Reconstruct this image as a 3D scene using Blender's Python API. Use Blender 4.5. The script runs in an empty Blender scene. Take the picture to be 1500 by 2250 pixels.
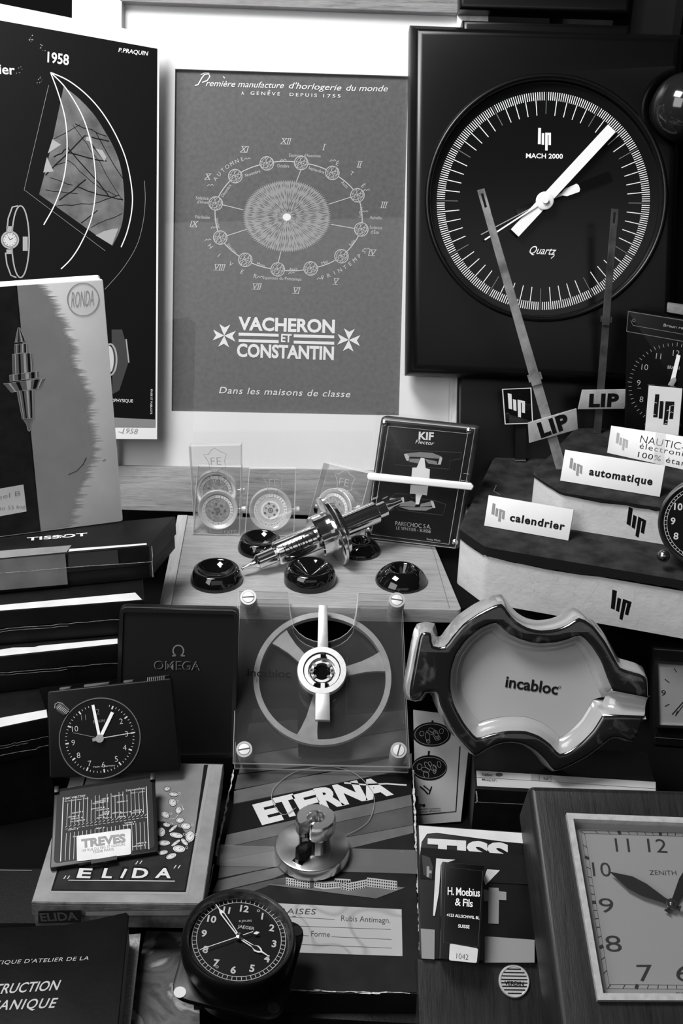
import bpy, bmesh, math, random
from math import sin, cos, pi, radians as R
from mathutils import Vector as V, Matrix
random.seed(5)
SC = bpy.context.scene
COL = SC.collection

# ------------------------------------------------------------------ camera
FPX, TH, RO = 2500.0, R(26.1), R(1.5)
EYE = V((0, 0, .548))
FWD = V((0, cos(TH), -sin(TH)))
_r, _u = V((1, 0, 0)), V((0, sin(TH), cos(TH)))
RGT = _r * cos(RO) + _u * sin(RO)
UPV = _u * cos(RO) - _r * sin(RO)
cd = bpy.data.cameras.new('camera')
cd.sensor_fit = 'VERTICAL'; cd.sensor_height = 36; cd.lens = FPX * 36 / 2250
cd.clip_start = .01
cam = bpy.data.objects.new('camera', cd); COL.objects.link(cam)
cam.matrix_world = Matrix(((RGT.x, UPV.x, -FWD.x, EYE.x), (RGT.y, UPV.y, -FWD.y, EYE.y), (RGT.z, UPV.z, -FWD.z, EYE.z), (0, 0, 0, 1)))
SC.camera = cam
# ------------------------------------------------------------------ light
SC.view_settings.view_transform = 'Standard'
SC.view_settings.look = 'None'
SC.view_settings.gamma = 1
SC.view_settings.use_curve_mapping = False
SC.view_settings.exposure = 0.0
wd = bpy.data.worlds.new('world'); SC.world = wd; wd.use_nodes = True
wd.node_tree.nodes['Background'].inputs[0].default_value = (1, 1, 1, 1)
wd.node_tree.nodes['Background'].inputs[1].default_value = .02
def area(name, loc, to, sx, sy, w):
    l = bpy.data.lights.new(name, 'AREA'); l.shape = 'RECTANGLE'; l.size = sx; l.size_y = sy; l.energy = w
    o = bpy.data.objects.new(name, l); COL.objects.link(o); o.location = loc
    o.rotation_euler = (V(to) - V(loc)).to_track_quat('-Z', 'Y').to_euler()
    return o
area('ceiling_light', (-.42, .56, 1.28), (.05, .95, .30), .45, .35, 19)
area('window_light', (-1.15, -.45, 1.2), (0, .8, .25), 1.1, 1.1, 17)
area('front_fill_panel', (.2, -1.1, 1.15), (0, .9, .3), 1.9, .6, 2.2)  # added soft panel behind the camera, brightens chrome and glass reflections

# ------------------------------------------------------------------ materials
MATS = {}
def nodes(name):
    m = bpy.data.materials.new(name); m.use_nodes = True
    nt = m.node_tree; b = nt.nodes['Principled BSDF']
    MATS[name] = m
    return m, nt, b
def g3(g): return (g, g, g, 1)
def coords(nt, s=(1, 1, 1)):
    tc = nt.nodes.new('ShaderNodeTexCoord'); mp = nt.nodes.new('ShaderNodeMapping')
    mp.inputs['Scale'].default_value = s
    nt.links.new(tc.outputs['Object'], mp.inputs[0])
    return mp.outputs[0]
def noise(nt, co, sc, det=4, ro=.55, dist=0):
    n = nt.nodes.new('ShaderNodeTexNoise'); n.inputs['Scale'].default_value = sc
    n.inputs['Detail'].default_value = det; n.inputs['Roughness'].default_value = ro; n.inputs['Distortion'].default_value = dist
    nt.links.new(co, n.inputs['Vector']); return n.outputs[0]
def ramp(nt, fac, stops):
    r = nt.nodes.new('ShaderNodeValToRGB'); e = r.color_ramp.elements
    while len(e) < len(stops): e.new(.5)
    for k, (p, g) in enumerate(stops): e[k].position = p; e[k].color = g3(g)
    nt.links.new(fac, r.inputs[0]); return r.outputs[0]
def bump(nt, b, h, st, d=.001):
    n = nt.nodes.new('ShaderNodeBump'); n.inputs['Strength'].default_value = st; n.inputs['Distance'].default_value = d
    nt.links.new(h, n.inputs['Height']); nt.links.new(n.outputs[0], b.inputs['Normal'])
def M(name, g, r=.5, met=0, spec=.5, coat=0, mott=None, bmp=None, st=(1, 1, 1)):
    if name in MATS: return MATS[name]
    m, nt, b = nodes(name)
    b.inputs['Base Color'].default_value = g3(g); b.inputs['Roughness'].default_value = r; b.inputs['Metallic'].default_value = met
    b.inputs['Specular IOR Level'].default_value = spec; b.inputs['Coat Weight'].default_value = coat; b.inputs['Coat Roughness'].default_value = .05
    if mott:
        n = noise(nt, coords(nt, st), mott[0])
        nt.links.new(ramp(nt, n, [(.3, g * (1 - mott[1])), (.7, min(1, g * (1 + mott[1])))]), b.inputs['Base Color'])
    if bmp:
        bump(nt, b, noise(nt, coords(nt, st), bmp[0]), bmp[1])
    return m
def wood(name, g0, g1, st, sc=1, r=.5, coat=0, spec=.5):
    m, nt, b = nodes(name)
    co = coords(nt, st)
    n1 = noise(nt, co, 12 * sc, 6, .65, .6); n2 = noise(nt, co, 60 * sc, 3, .7)
    mx = nt.nodes.new('ShaderNodeMath'); mx.operation = 'MULTIPLY_ADD'
    nt.links.new(n2, mx.inputs[0]); mx.inputs[1].default_value = .6
    nt.links.new(n1, mx.inputs[2])
    nt.links.new(ramp(nt, mx.outputs[0], [(.55, g0), (.72, (g0 + g1) / 2), (1.0, g1)]), b.inputs['Base Color'])
    b.inputs['Roughness'].default_value = r; b.inputs['Specular IOR Level'].default_value = spec; b.inputs['Coat Weight'].default_value = coat; b.inputs['Coat Roughness'].default_value = .08
    bump(nt, b, mx.outputs[0], .25, .0006)
    return m
def plexi(name, tr=.95, refl=1.0, tint=.0):
    m, nt, b = nodes(name); nt.nodes.remove(b)
    out = nt.nodes['Material Output']
    t = nt.nodes.new('ShaderNodeBsdfTransparent'); t.inputs[0].default_value = g3(tr)
    g = nt.nodes.new('ShaderNodeBsdfGlossy'); g.inputs[0].default_value = g3(refl); g.inputs['Roughness'].default_value = .02
    f = nt.nodes.new('ShaderNodeFresnel'); geo = nt.nodes.new('ShaderNodeNewGeometry'); io = nt.nodes.new('ShaderNodeMath'); io.operation = 'MULTIPLY_ADD'; nt.links.new(geo.outputs['Backfacing'], io.inputs[0]); io.inputs[1].default_value = 1 / 1.49 - 1.49; io.inputs[2].default_value = 1.49; nt.links.new(io.outputs[0], f.inputs[0])
    x = nt.nodes.new('ShaderNodeMixShader')
    nt.links.new(f.outputs[0], x.inputs[0]); nt.links.new(t.outputs[0], x.inputs[1]); nt.links.new(g.outputs[0], x.inputs[2])
    if tint:
        d = nt.nodes.new('ShaderNodeBsdfDiffuse'); d.inputs[0].default_value = g3(.8)
        y = nt.nodes.new('ShaderNodeMixShader'); y.inputs[0].default_value = tint
        nt.links.new(x.outputs[0], y.inputs[1]); nt.links.new(d.outputs[0], y.inputs[2]); x = y
    nt.links.new(x.outputs[0], out.inputs[0])
    return m
plexi('plexi'); plexi('plexi_edge', .9, 1, .45); plexi('pane', .97, .8); plexi('tape', .85, .6, .12); plexi('scuffed_plexi', .95, 1, .012)
M('ink_white', .82, .6); M('ink_grey', .35, .6); M('ink_dim', .16, .6); M('ink_black', .004, .6, spec=.15); M('ink_lightgrey', .55, .6); M('ink_faint', .05, .5, spec=.3); M('ink_mid', .24, .6)
M('black_satin', .0025, .30, spec=.35, bmp=(2200, .05)); M('black_gloss', .004, .06, coat=.5); M('black_dial', .005, .18, spec=.35); M('black_matt', .006, .7, spec=.2)
M('black_cloth', .002, .9, spec=.1, bmp=(900, .4)); M('chrome', .82, .07, 1); M('steel', .62, .2, 1); M('brushed', .5, .34, 1, mott=(300, .2), st=(1, 8, 1)); M('white_plastic', .8, .35)
M('paper_white', .84, .7); M('paper_aged', .55, .75, mott=(60, .12)); M('card_edge', .5, .8, mott=(500, .4)); M('white_hand', .85, .45)

# ------------------------------------------------------------------ planes and pixels
def ray(x, y): return FWD * FPX + RGT * (x - 750) + UPV * (1125 - y)
def proj(p):
    d = V(p) - EYE; z = d.dot(FWD)
    return V((750 + FPX * d.dot(RGT) / z, 1125 - FPX * d.dot(UPV) / z))
def hitz(x, y, z):
    d = ray(x, y); return EYE + d * ((z - EYE.z) / d.z)
class Pl:
    'a flat surface standing in the room: origin, right (u), up (v), outward normal (n)'
    def __init__(s, o, u, n):
        s.o, s.n = V(o), V(n).normalized(); u = V(u)
        s.u = (u - s.n * u.dot(s.n)).normalized(); s.v = s.n.cross(s.u)
    def w(s, a, b, c=0): return s.o + s.u * a + s.v * b + s.n * c
    def hit(s, x, y, c=0):
        d = ray(x, y); t = ((s.o + s.n * c) - EYE).dot(s.n) / d.dot(s.n)
        q = EYE + d * t - s.o
        return V((q.dot(s.u), q.dot(s.v)))
    def hits(s, pts, c=0): return [s.hit(x, y, c) for x, y in pts]
    def off(s, c): return Pl(s.o + s.n * c, s.u, s.n)
    def mat(s):
        return Matrix(((s.u.x, s.v.x, s.n.x, s.o.x), (s.u.y, s.v.y, s.n.y, s.o.y), (s.u.z, s.v.z, s.n.z, s.o.z), (0, 0, 0, 1)))
    def scale(s, x, y, c=0):   # metres per picture unit near a point
        return (s.hit(x + 1, y, c) - s.hit(x, y, c)).length
def flat(z, x=750, y=1600):
    return Pl(hitz(x, y, z), (1, 0, 0), (0, 0, 1))
def edge(p0, p1, z, incl):
    A, B = hitz(*p0, z), hitz(*p1, z); u = (B - A).normalized(); i = R(incl)
    return Pl((A + B) / 2, u, V((u.y, -u.x, 0)) * sin(i) + V((0, 0, cos(i))))
def tilt(pt, incl, yaw):
    i, w = R(incl), R(yaw)
    return Pl(pt, (cos(w), sin(w), 0), (sin(w) * sin(i), -cos(w) * sin(i), cos(i)))

# ------------------------------------------------------------------ text outlines
GL = {}
def glyphs(s, bold=0, ls=1):
    k = (s, bold, ls)
    if k not in GL:
        cu = bpy.data.curves.new('t', 'FONT'); cu.body = s; cu.offset = bold; cu.space_character = ls; cu.resolution_u = 3
        o = bpy.data.objects.new('t', cu); COL.objects.link(o)
        me = bpy.data.meshes.new_from_object(o.evaluated_get(bpy.context.evaluated_depsgraph_get()))
        vs = [(v.co.x, v.co.y) for v in me.vertices]; fs = [tuple(p.vertices) for p in me.polygons]
        bpy.data.objects.remove(o); bpy.data.curves.remove(cu); bpy.data.meshes.remove(me)
        GL[k] = (vs, fs, min(v[0] for v in vs), max(v[0] for v in vs))
    return GL[k]
CAP = max(v[1] for v in glyphs('H')[0])

# ------------------------------------------------------------------ mesh builder
WM = {}
def rot2(p, a): return V((p[0] * cos(a) - p[1] * sin(a), p[0] * sin(a) + p[1] * cos(a)))
def area2(p): return sum(p[i][0] * p[(i + 1) % len(p)][1] - p[(i + 1) % len(p)][0] * p[i][1] for i in range(len(p))) / 2
def offset(pts, d):
    'grow (d>0) or shrink a counter-clockwise outline'
    n = len(pts); out = []
    for i in range(n):
        a, b, c = V(pts[i - 1][:2]), V(pts[i][:2]), V(pts[(i + 1) % n][:2])
        e, f = (b - a), (c - b)
        if e.length < 1e-9: e = f
        if f.length < 1e-9: f = e
        e, f = e.normalized(), f.normalized()
        m = V((e.y + f.y, -e.x - f.x)); k = max(.35, 1 + e.dot(f))
        out.append(b + m * (d / k))
    return out
def ccw(p): return list(p) if area2(p) > 0 else list(p)[::-1]
def rounded(pts, r, seg=4):
    'round the corners of a polygon'
    pts = ccw([V(p) for p in pts]); n = len(pts); out = []
    for i in range(n):
        a, b, c = pts[i - 1], pts[i], pts[(i + 1) % n]
        d = min(r, (a - b).length * .45, (c - b).length * .45)
        p, q = b + (a - b).normalized() * d, b + (c - b).normalized() * d
        for k in range(seg + 1):
            t = k / seg; out.append(p * (1 - t) ** 2 + b * 2 * t * (1 - t) + q * t * t)
    return out
class MB:
    def __init__(s): s.v, s.f, s.m = [], [], []
    def add(s, vs, fs, mi=0):
        k = len(s.v); s.v += [V(v) for v in vs]
        for f in fs: s.f.append(tuple(i + k for i in f)); s.m.append(mi)
        return s
    def loft(s, rings, cap0=True, cap1=True, mi=0, closed=True, mis=None):
        n = len(rings[0]); fs = []; k = len(s.v)
        s.v += [V(p) for r in rings for p in r]
        for j in range(len(rings) - 1):
            for i in range(n if closed else n - 1):
                a, b = j * n + i, j * n + (i + 1) % n
                s.f.append((k + a, k + b, k + b + n, k + a + n)); s.m.append(mis[j] if mis else mi)
        if cap0: s.f.append(tuple(k + i for i in range(n))[::-1]); s.m.append(mis[0] if mis else mi)
        if cap1: s.f.append(tuple(k + (len(rings) - 1) * n + i for i in range(n))); s.m.append(mis[-1] if mis else mi)
        return s
    def prism(s, pl, pts, c0, c1, bev=0, seg=3, bev0=0, mi=0, mis=None):
        pts = ccw(pts); rings = []
        if bev0: rings += [[pl.w(p[0], p[1], c0) for p in offset(pts, -bev0)], [pl.w(p[0], p[1], c0 + bev0) for p in pts]]
        else: rings.append([pl.w(p[0], p[1], c0) for p in pts])
        if bev:
            for k in range(seg + 1):
                a = pi / 2 * k / seg
                rings.append([pl.w(p[0], p[1], c1 - bev * (1 - sin(a))) for p in offset(pts, -bev * (1 - cos(a)))])
        else: rings.append([pl.w(p[0], p[1], c1) for p in pts])
        return s.loft(rings, mi=mi, mis=mis)
    def pprism(s, pl, px, c0, c1, bev=0, seg=3, rnd=0, bev0=0, mi=0):
        p = pl.hits(px, c1)
        if rnd: p = rounded(p, rnd)
        return s.prism(pl, p, c0, c1, bev, seg, bev0, mi)
    def ringplate(s, pl, outer, inner, c0, c1, mi=0, mi_in=None):
        'flat plate with an opening; outlines of equal length'
        o, i = ccw(outer), ccw(inner); n = len(o)
        A = [[pl.w(p[0], p[1], c) for p in q] for c, q in ((c0, o), (c1, o), (c1, i), (c0, i))]
        k = len(s.v); s.v += [p for r in A for p in r]
        for j in range(4):
            for a in range(n):
                b = (a + 1) % n; jj = (j + 1) % 4
                s.f.append((k + j * n + a, k + j * n + b, k + jj * n + b, k + jj * n + a)); s.m.append(mi_in if (mi_in is not None and j == 2) else mi)
        return s
    def revolve(s, o, ax, prof, n=32, a0=0, a1=2 * pi, ref=None, loop=False, mi=0):
        o, ax = V(o), V(ax).normalized(); ref = V(ref) if ref else (V((1, 0, 0)) if abs(ax.x) < .8 else V((0, 1, 0)))
        e = (ref - ax * ref.dot(ax)).normalized(); f = ax.cross(e); full = a1 - a0 > 2 * pi - 1e-4
        cols = n if full else n + 1; k = len(s.v); m = len(prof)
        for i in range(cols):
            a = a0 + (a1 - a0) * i / n; d = e * cos(a) + f * sin(a)
            s.v += [o + ax * t + d * max(r, 1e-6) for t, r in prof]
        for i in range(n):
            j = (i + 1) % cols
            for q in range(m if loop else m - 1):
                qq = (q + 1) % m
                s.f.append((k + i * m + q, k + j * m + q, k + j * m + qq, k + i * m + qq)); s.m.append(mi)
        if loop and not full:
            s.f.append(tuple(k + q for q in range(m))); s.m.append(mi)
            s.f.append(tuple(k + n * m + q for q in range(m))[::-1]); s.m.append(mi)
        return s
    def tube(s, pts, r, n=6):
        pts = [V(p) for p in pts]; rings = []; x = None
        for i, p in enumerate(pts):
            t = (pts[min(i + 1, len(pts) - 1)] - pts[max(i - 1, 0)]).normalized()
            if x is None: x = t.orthogonal().normalized()
            x = (x - t * x.dot(t)).normalized(); y = t.cross(x)
            rings.append([p + (x * cos(2 * pi * k / n) + y * sin(2 * pi * k / n)) * r for k in range(n)])
        return s.loft(rings)
    def build(s, name, mats, parent=None, pl=None, sm=35):
        if isinstance(mats, str): mats = [mats]
        Mx = WM[parent.name] if parent else (pl.mat() if pl else Matrix())
        inv = Mx.inverted()
        me = bpy.data.meshes.new(name)
        me.from_pydata([inv @ v for v in s.v], [], s.f)
        for m in mats: me.materials.append(MATS[m])
        me.polygons.foreach_set('material_index', s.m)
        bm = bmesh.new(); bm.from_mesh(me); bmesh.ops.remove_doubles(bm, verts=bm.verts, dist=1e-6)
        if not isinstance(s, Ink): bmesh.ops.recalc_face_normals(bm, faces=bm.faces)
        bm.to_mesh(me); bm.free()
        if sm:
            me.polygons.foreach_set('use_smooth', [True] * len(me.polygons)); me.set_sharp_from_angle(angle=R(sm))
        o = bpy.data.objects.new(name, me); COL.objects.link(o)
        if parent: o.parent = parent
        else: o.matrix_world = Mx
        WM[o.name] = Mx
        return o
class Ink(MB):
    'print, paint and engraving lying on a plane; coordinates are picture units unless a name starts with l'
    def __init__(s, pl, c=.0002): super().__init__(); s.pl, s.c = pl, c
    def lpoly(s, p, mi=0):
        return s.add([s.pl.w(q[0], q[1], s.c) for q in ccw(p)], [tuple(range(len(p)))], mi)
    def poly(s, px, mi=0): return s.lpoly(s.pl.hits(px, s.c), mi)
    def lline(s, p, w, closed=False, mi=0):
        p = [V(q) for q in p]; n = len(p); L, Rr = [], []
        for i in range(n):
            a = p[i - 1] if (i or closed) else p[i]; b = p[(i + 1) % n] if (i < n - 1 or closed) else p[i]
            d = (b - a); d = d.normalized() if d.length > 1e-12 else V((1, 0)); q = V((-d.y, d.x)) * w / 2
            L.append(p[i] + q); Rr.append(p[i] - q)
        for i in range(n if closed else n - 1):
            j = (i + 1) % n; s.lpoly([L[i], Rr[i], Rr[j], L[j]], mi)
        return s
    def line(s, px, w, closed=False, mi=0):
        q = px[len(px) // 2]; return s.lline(s.pl.hits(px, s.c), w * s.pl.scale(q[0], q[1], s.c), closed, mi)
    def ell(s, x, y, rx, ry=None, w=None, rot=0, n=32, a0=0, a1=360, mi=0):
        ry = ry or rx; full = a1 - a0 >= 360; pts = []
        for k in range(n if full else n + 1):
            a = R(a0 + (a1 - a0) * k / n); q = rot2((rx * cos(a), ry * sin(a)), R(rot)); pts.append((x + q.x, y + q.y))
        return s.line(pts, w, full, mi) if w else s.poly(pts, mi)
    def ldisc(s, ctr, r, w=None, n=48, a0=0, a1=360, mi=0):
        full = a1 - a0 >= 360
        pts = [V(ctr) + V((r * cos(R(a0 + (a1 - a0) * k / n)), r * sin(R(a0 + (a1 - a0) * k / n)))) for k in range(n if full else n + 1)]
        return s.lline(pts, w, full, mi) if w else s.lpoly(pts, mi)
    def ltext(s, t, A, B, h, bold=0, ls=1, lean=0, mi=0, ctr=False):
        'A, B: ends of the baseline; h: cap height; all in metres on the plane'
        vs, fs, x0, x1 = glyphs(t, bold, ls); A, B = V(A), V(B); e = B - A
        if ctr:            # centre the word at A, direction B
            d = V(B).normalized(); k = h / CAP; e = d * (x1 - x0) * k; up = V((-d.y, d.x)); A = A - e / 2 - up * h / 2
        d = e.normalized(); up = V((-d.y, d.x)); kx = e.length / (x1 - x0); ky = h / CAP; q = []
        for x, y in vs:
            p = A + d * ((x - x0) * kx + y * ky * lean) + up * (y * ky); q.append(s.pl.w(p.x, p.y, s.c))
        return s.add(q, fs, mi)
    def text(s, t, p0, p1, h, bold=0, ls=1, lean=0, mi=0):
        A, B = s.pl.hit(*p0, s.c), s.pl.hit(*p1, s.c); d = (B - A).normalized(); up = V((-d.y, d.x)) * 1e-3
        k = (proj(s.pl.w(A.x + up.x, A.y + up.y, s.c)) - proj(s.pl.w(A.x, A.y, s.c))).length
        return s.ltext(t, A, B, h / k * 1e-3, bold, ls, lean, mi)
    def glyph(s, t, x, y, deg, h, bold=0, lean=0):
        A = s.pl.hit(x, y, s.c); a = R(deg); d = s.pl.hit(x + 4 * cos(a), y + 4 * sin(a), s.c) - A
        return s.ltext(t, A, d, h * s.pl.scale(x, y, s.c), bold, 1, lean, ctr=True)
    def bil(s, q, polys, mi=0):
        'polygons in the unit square laid into the corners q (top-left, top-right, bottom-right, bottom-left)'
        for p in polys:
            px = []
            for a, b in p:
                x = [q[0][k] * (1 - a) * (1 - b) + q[1][k] * a * (1 - b) + q[2][k] * a * b + q[3][k] * (1 - a) * b for k in (0, 1)]
                px.append(x)
            s.poly(px, mi)
        return s
LIP = [[(0, 0), (.22, 0), (.22, .73), (0, .73)], [(.29, .23), (.48, .23), (.48, .75), (.29, .75)],
       [(.56, .2), (1, .2), (1, .75), (.81, .75), (.81, .31), (.75, .31), (.75, 1), (.56, 1)]]
class Dial:
    'clock face: centre, radius and the way to twelve'
    def __init__(s, pl, ctr, r, twelve, c=0):
        s.pl, s.c = pl, c; s.o = pl.hit(*ctr, c); s.k = pl.scale(*ctr, c); s.r = r * s.k
        d = pl.hit(*twelve, c) - s.o; s.a = math.atan2(d.y, d.x)
    def d(s, deg): return V((cos(s.a - R(deg)), sin(s.a - R(deg))))
    def p(s, deg, r): return s.o + s.d(deg) * r * s.r
    def bar(s, deg, r0, r1, w, w1=None):
        d = s.d(deg); n = V((-d.y, d.x)) * s.r / 2; w1 = w if w1 is None else w1
        return [s.p(deg, r0) - n * w, s.p(deg, r1) - n * w1, s.p(deg, r1) + n * w1, s.p(deg, r0) + n * w]
    def shape(s, deg, prof):
        'outline along the hand: (distance, half width)'
        d = s.d(deg); n = V((-d.y, d.x)) * s.r
        return [s.o + d * r * s.r + n * h for r, h in prof] + [s.o + d * r * s.r - n * h for r, h in prof[::-1] if h > 0]
    def nums(s, ink, items, r, h, bold=0, mi=0, upright=0):
        e = s.d(90)
        for deg, t in items: ink.ltext(t, s.p(deg, r), e, h * s.r, bold, mi=mi, ctr=True)
def thing(name, label, cat, pl, group=None):
    o = bpy.data.objects.new(name, None); COL.objects.link(o); o.empty_display_size = .01
    o.matrix_world = pl.mat(); WM[o.name] = pl.mat()
    tag(o, label, cat, group); return o
def tag(o, label=None, cat=None, group=None, kind=None):
    if label: o['label'] = label
    if cat: o['category'] = cat
    if group: o['group'] = group
    if kind: o['kind'] = kind
    return o
def P4(*a): return [(a[i], a[i + 1]) for i in range(0, len(a), 2)]
def spl(p, n=6):
    o = []
    for k in range(len(p) - 1):
        a_, b_2, c_, d_ = (V(p[max(k - 1, 0)]), V(p[k]), V(p[k + 1]), V(p[min(k + 2, len(p) - 1)]))
        for j in range(n):
            t = j / n; o.append(.5 * ((2 * b_2) + (c_ - a_) * t + (2 * a_ - 5 * b_2 + 4 * c_ - d_) * t * t + (3 * b_2 - a_ - 3 * c_ + d_) * t ** 3))
    return o + [V(p[-1])]

# ================================================================== setting
M('wall_paint', .004, .9, spec=.1); M('floor_dark', .02, .8, spec=.1)
def boxmb(x0, x1, y0, y1, z0, z1, bev=0):
    return MB().prism(Pl((0, 0, 0), (1, 0, 0), (0, 0, 1)), [(x0, y0), (x1, y0), (x1, y1), (x0, y1)], z0, z1, bev)
def struct(name, mb, mat): return tag(mb.build(name, mat, sm=0), kind='structure')
struct('wall_back', boxmb(-1.6, 1.6, 1.36, 1.42, -.74, 1.9), 'wall_paint')
struct('floor', boxmb(-1.6, 1.6, -1.6, 1.42, -.78, -.74), 'floor_dark')
tb = thing('table', 'black cloth covered table carrying all the watch collectibles', 'table', Pl((0, .75, 0), (1, 0, 0), (0, 0, 1)))
boxmb(-.75, .75, .2, 1.34, -.03, 0, .004).build('tabletop', 'black_cloth', tb)
for sx in (-.7, .7):
    for sy in (.25, 1.28): boxmb(sx - .025, sx + .025, sy - .025, sy + .025, -.74, -.03).build('leg', 'black_matt', tb)
ZR = .10
x0 = hitz(352, 1334, ZR).x + .006
rs = MB().prism(Pl((x0, 0, 0), (0, 1, 0), (1, 0, 0)), [(.752, 0), (1.22, 0), (1.22, .084), (.897, .084), (.897, ZR), (.752, ZR)], 0, .62 - x0).build('riser', 'black_cloth', None, Pl((.2, 1.0, 0), (1, 0, 0), (0, 0, 1)))
tag(rs, 'low black cloth covered step under the wooden tray and white stand', 'display riser')
# dark curtain
mb = MB(); rows = []
for z in (.001, .5, .9, 1.3): rows.append([V((.20 + .5 * k / 60, 1.26 + .022 * sin(k * .75) + .01 * sin(k * .31 + 1), z)) for k in range(61)])
rows2 = [[p + V((0, .004, 0)) for p in r] for r in rows]
mb.loft(rows, False, False, closed=False).loft(rows2, False, False, closed=False)
M('curtain_cloth', .006, .8, spec=.15)
tag(mb.build('curtain', 'curtain_cloth', None, Pl((.45, 1.26, .001), (1, 0, 0), (0, 0, 1))), 'dark folded curtain hanging behind the big square wall clock', 'curtain')

# ================================================================== picture frame
PF = tilt(hitz(630, 1134, .0945), 70, 0)
wood('oak_across', .11, .33, (1.6, 22, 22), 1, .5); wood('oak_upright', .38, .72, (22, 1.6, 22), 1, .5)
fr = thing('framed_poster', 'oak picture frame with a wide white mount around the grey astronomical poster', 'picture frame', PF)
fo = PF.hits(P4(158, -95, 1075, -72, 1056, 1145, 150, 1117)); fi = PF.hits(P4(268, 3, 1005, 29, 984, 1038, 259, 1023))
for k in range(4):
    j = (k + 1) % 4
    MB().prism(PF, [fo[k], fo[j], fi[j], fi[k]], -.022, 0, .0012, 2).build('rail', 'oak_across' if k in (0, 2) else 'oak_upright', fr)
po = PF.hits(P4(385, 152, 897, 168, 876, 913, 377, 903), -.010)
M('mount_board', .86, .8)
MB().ringplate(PF, offset(fi if area2(fi) > 0 else fi[::-1], .003), ccw(po), -.012, -.009).build('mount', 'mount_board', fr, sm=0)
M('poster_grey', .10, .6, mott=(260, .16))
MB().prism(PF, offset(ccw(po), .004), -.0145, -.0125).build('backing_board', 'card_edge', fr)
MB().prism(PF, offset(ccw(po), .002), -.0125, -.012).build('print', 'poster_grey', fr)
MB().prism(PF, offset(ccw(fi), .002), -.0075, -.006).build('glass_pane', 'pane', fr)
I = Ink(PF, -.0118)
GB = [(586, 359), (661.5, 358), (730, 380), (785, 429), (793.5, 504), (750, 563), (682.4, 590), (610, 592), (538.7, 571), (483.7, 522), (473.8, 447), (516.7, 387)]
for k, (x, y) in enumerate(GB):
    I.ell(x, y, 15, w=1.6)
    for q in (5, 11): I.ell(x, y, q, 15, w=.9, rot=28, n=20)
    I.ell(x, y + 3, 14, 5, w=.9, rot=-20, n=20)
    for a in range(6): I.line([(x, y), (x + 14 * cos(a * pi / 3 + .3), y + 14 * sin(a * pi / 3 + .3))], .8)
    x2, y2 = GB[(k + 1) % 12]; mx, my = (x + x2) / 2, (y + y2) / 2
    dx, dy = mx - 633, my - 475; mx += dx * .035; my += dy * .035
    def pt(t): return (x * (1 - t) ** 2 + 2 * t * (1 - t) * (2 * mx - (x + x2) / 2) + x2 * t * t, y * (1 - t) ** 2 + 2 * t * (1 - t) * (2 * my - (y + y2) / 2) + y2 * t * t)
    l = math.hypot(x2 - x, y2 - y); I.line([pt(15 / l + (1 - 30 / l) * t / 6) for t in range(7)], 2)
for a in ((661, 373, 651, 399), (771, 433, 721, 449), (779, 502, 727, 493), (611, 577, 617, 553), (498, 518, 542, 504), (489, 450, 534, 461)): I.line(P4(*a), 1.6)
for t, x, y in (('XII', 627, 310), ('I', 711, 323), ('II', 789, 361), ('III', 843, 450), ('IV', 817, 555), ('V', 737, 618), ('VI', 650, 638), ('VII', 563, 629), ('VIII', 481, 587), ('IX', 426, 492), ('X', 456, 388), ('XI', 536, 328)):
    w = {'I': 4, 'V': 9, 'X': 10}; ww = sum(w[c] for c in t) / 2 + 2
    I.glyph(t, x - 1, y, 2, 12.5, 0, .25)
    I.line([(x - ww, y + 6.5), (x + ww - 2, y + 7)], 1); I.line([(x - ww + 3, y - 6.5), (x + ww + 2, y - 6)], 1)
def along(word, p0, p1, sag, h, rot=True):
    n = len(word)
    for k, ch in enumerate(word):
        t = k / (n - 1); dx, dy = p1[0] - p0[0], p1[1] - p0[1]; l = math.hypot(dx, dy); nx, ny = dy / l, -dx / l
        b = 4 * sag * t * (1 - t); x, y = p0[0] + dx * t + nx * b, p0[1] + dy * t + ny * b
        a = math.degrees(math.atan2(dy + ny * 4 * sag * (1 - 2 * t), dx + nx * 4 * sag * (1 - 2 * t)))
        I.glyph(ch, x, y - h * .4, a, h)
along('AUTOMNE', (473, 396), (532, 353), 6, 8.5); along('PRINTEMPS', (709, 613), (799, 556), -7, 8.5)
for ch, x, y, a in (('É', 741, 359, 20), ('T', 773, 381, 35), ('É', 798, 408, 50), ('H', 462, 541, 55), ('I', 481, 561, 45), ('V', 507, 580, 35), ('E', 532, 597, 28), ('R', 561, 607, 15)):
    I.glyph(ch, x, y, a, 9)
for t, x, y, a, w in (('Octobre', 622, 365, 2, 26), ('Septembre', 695, 374, 18, 36), ('Novembre', 555, 381, -18, 34), ('Décembre', 497, 419, -55, 32), ('Août', 757, 406, 45, 18), ('Juillet', 792, 467, -85, 24), ('Juin', 773, 534, -50, 16), ('Mai', 713, 577, -22, 14), ('Avril', 644, 592, 0, 18), ('Mars', 573, 582, 20, 18), ('Février', 509, 547, 45, 26), ('Janvier', 478, 491, 75, 24)):
    a = R(a); dx, dy = w / 2 * cos(a), w / 2 * sin(a); nx, ny = -sin(a) * 3, cos(a) * 3
    I.text(t, (x - dx + nx, y - dy + ny), (x + dx + nx, y + dy + ny), 7)
for t, p0, p1 in (("Equinoxe d'Automne", (635, 344), (704, 346)), ('Solstice', (430, 438), (458, 439)), ("d'Hiver", (433, 447), (458, 448)), ('Périhélie', (429, 480), (461, 481)), ('Aphelie', (812, 481), (838, 482)), ('Solstice', (812, 503), (839, 504)), ("d'Été", (814, 513), (832, 514)), ('Equinoxe du Printemps', (577, 613), (662, 617))): I.text(t, p0, p1, 7)
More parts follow.
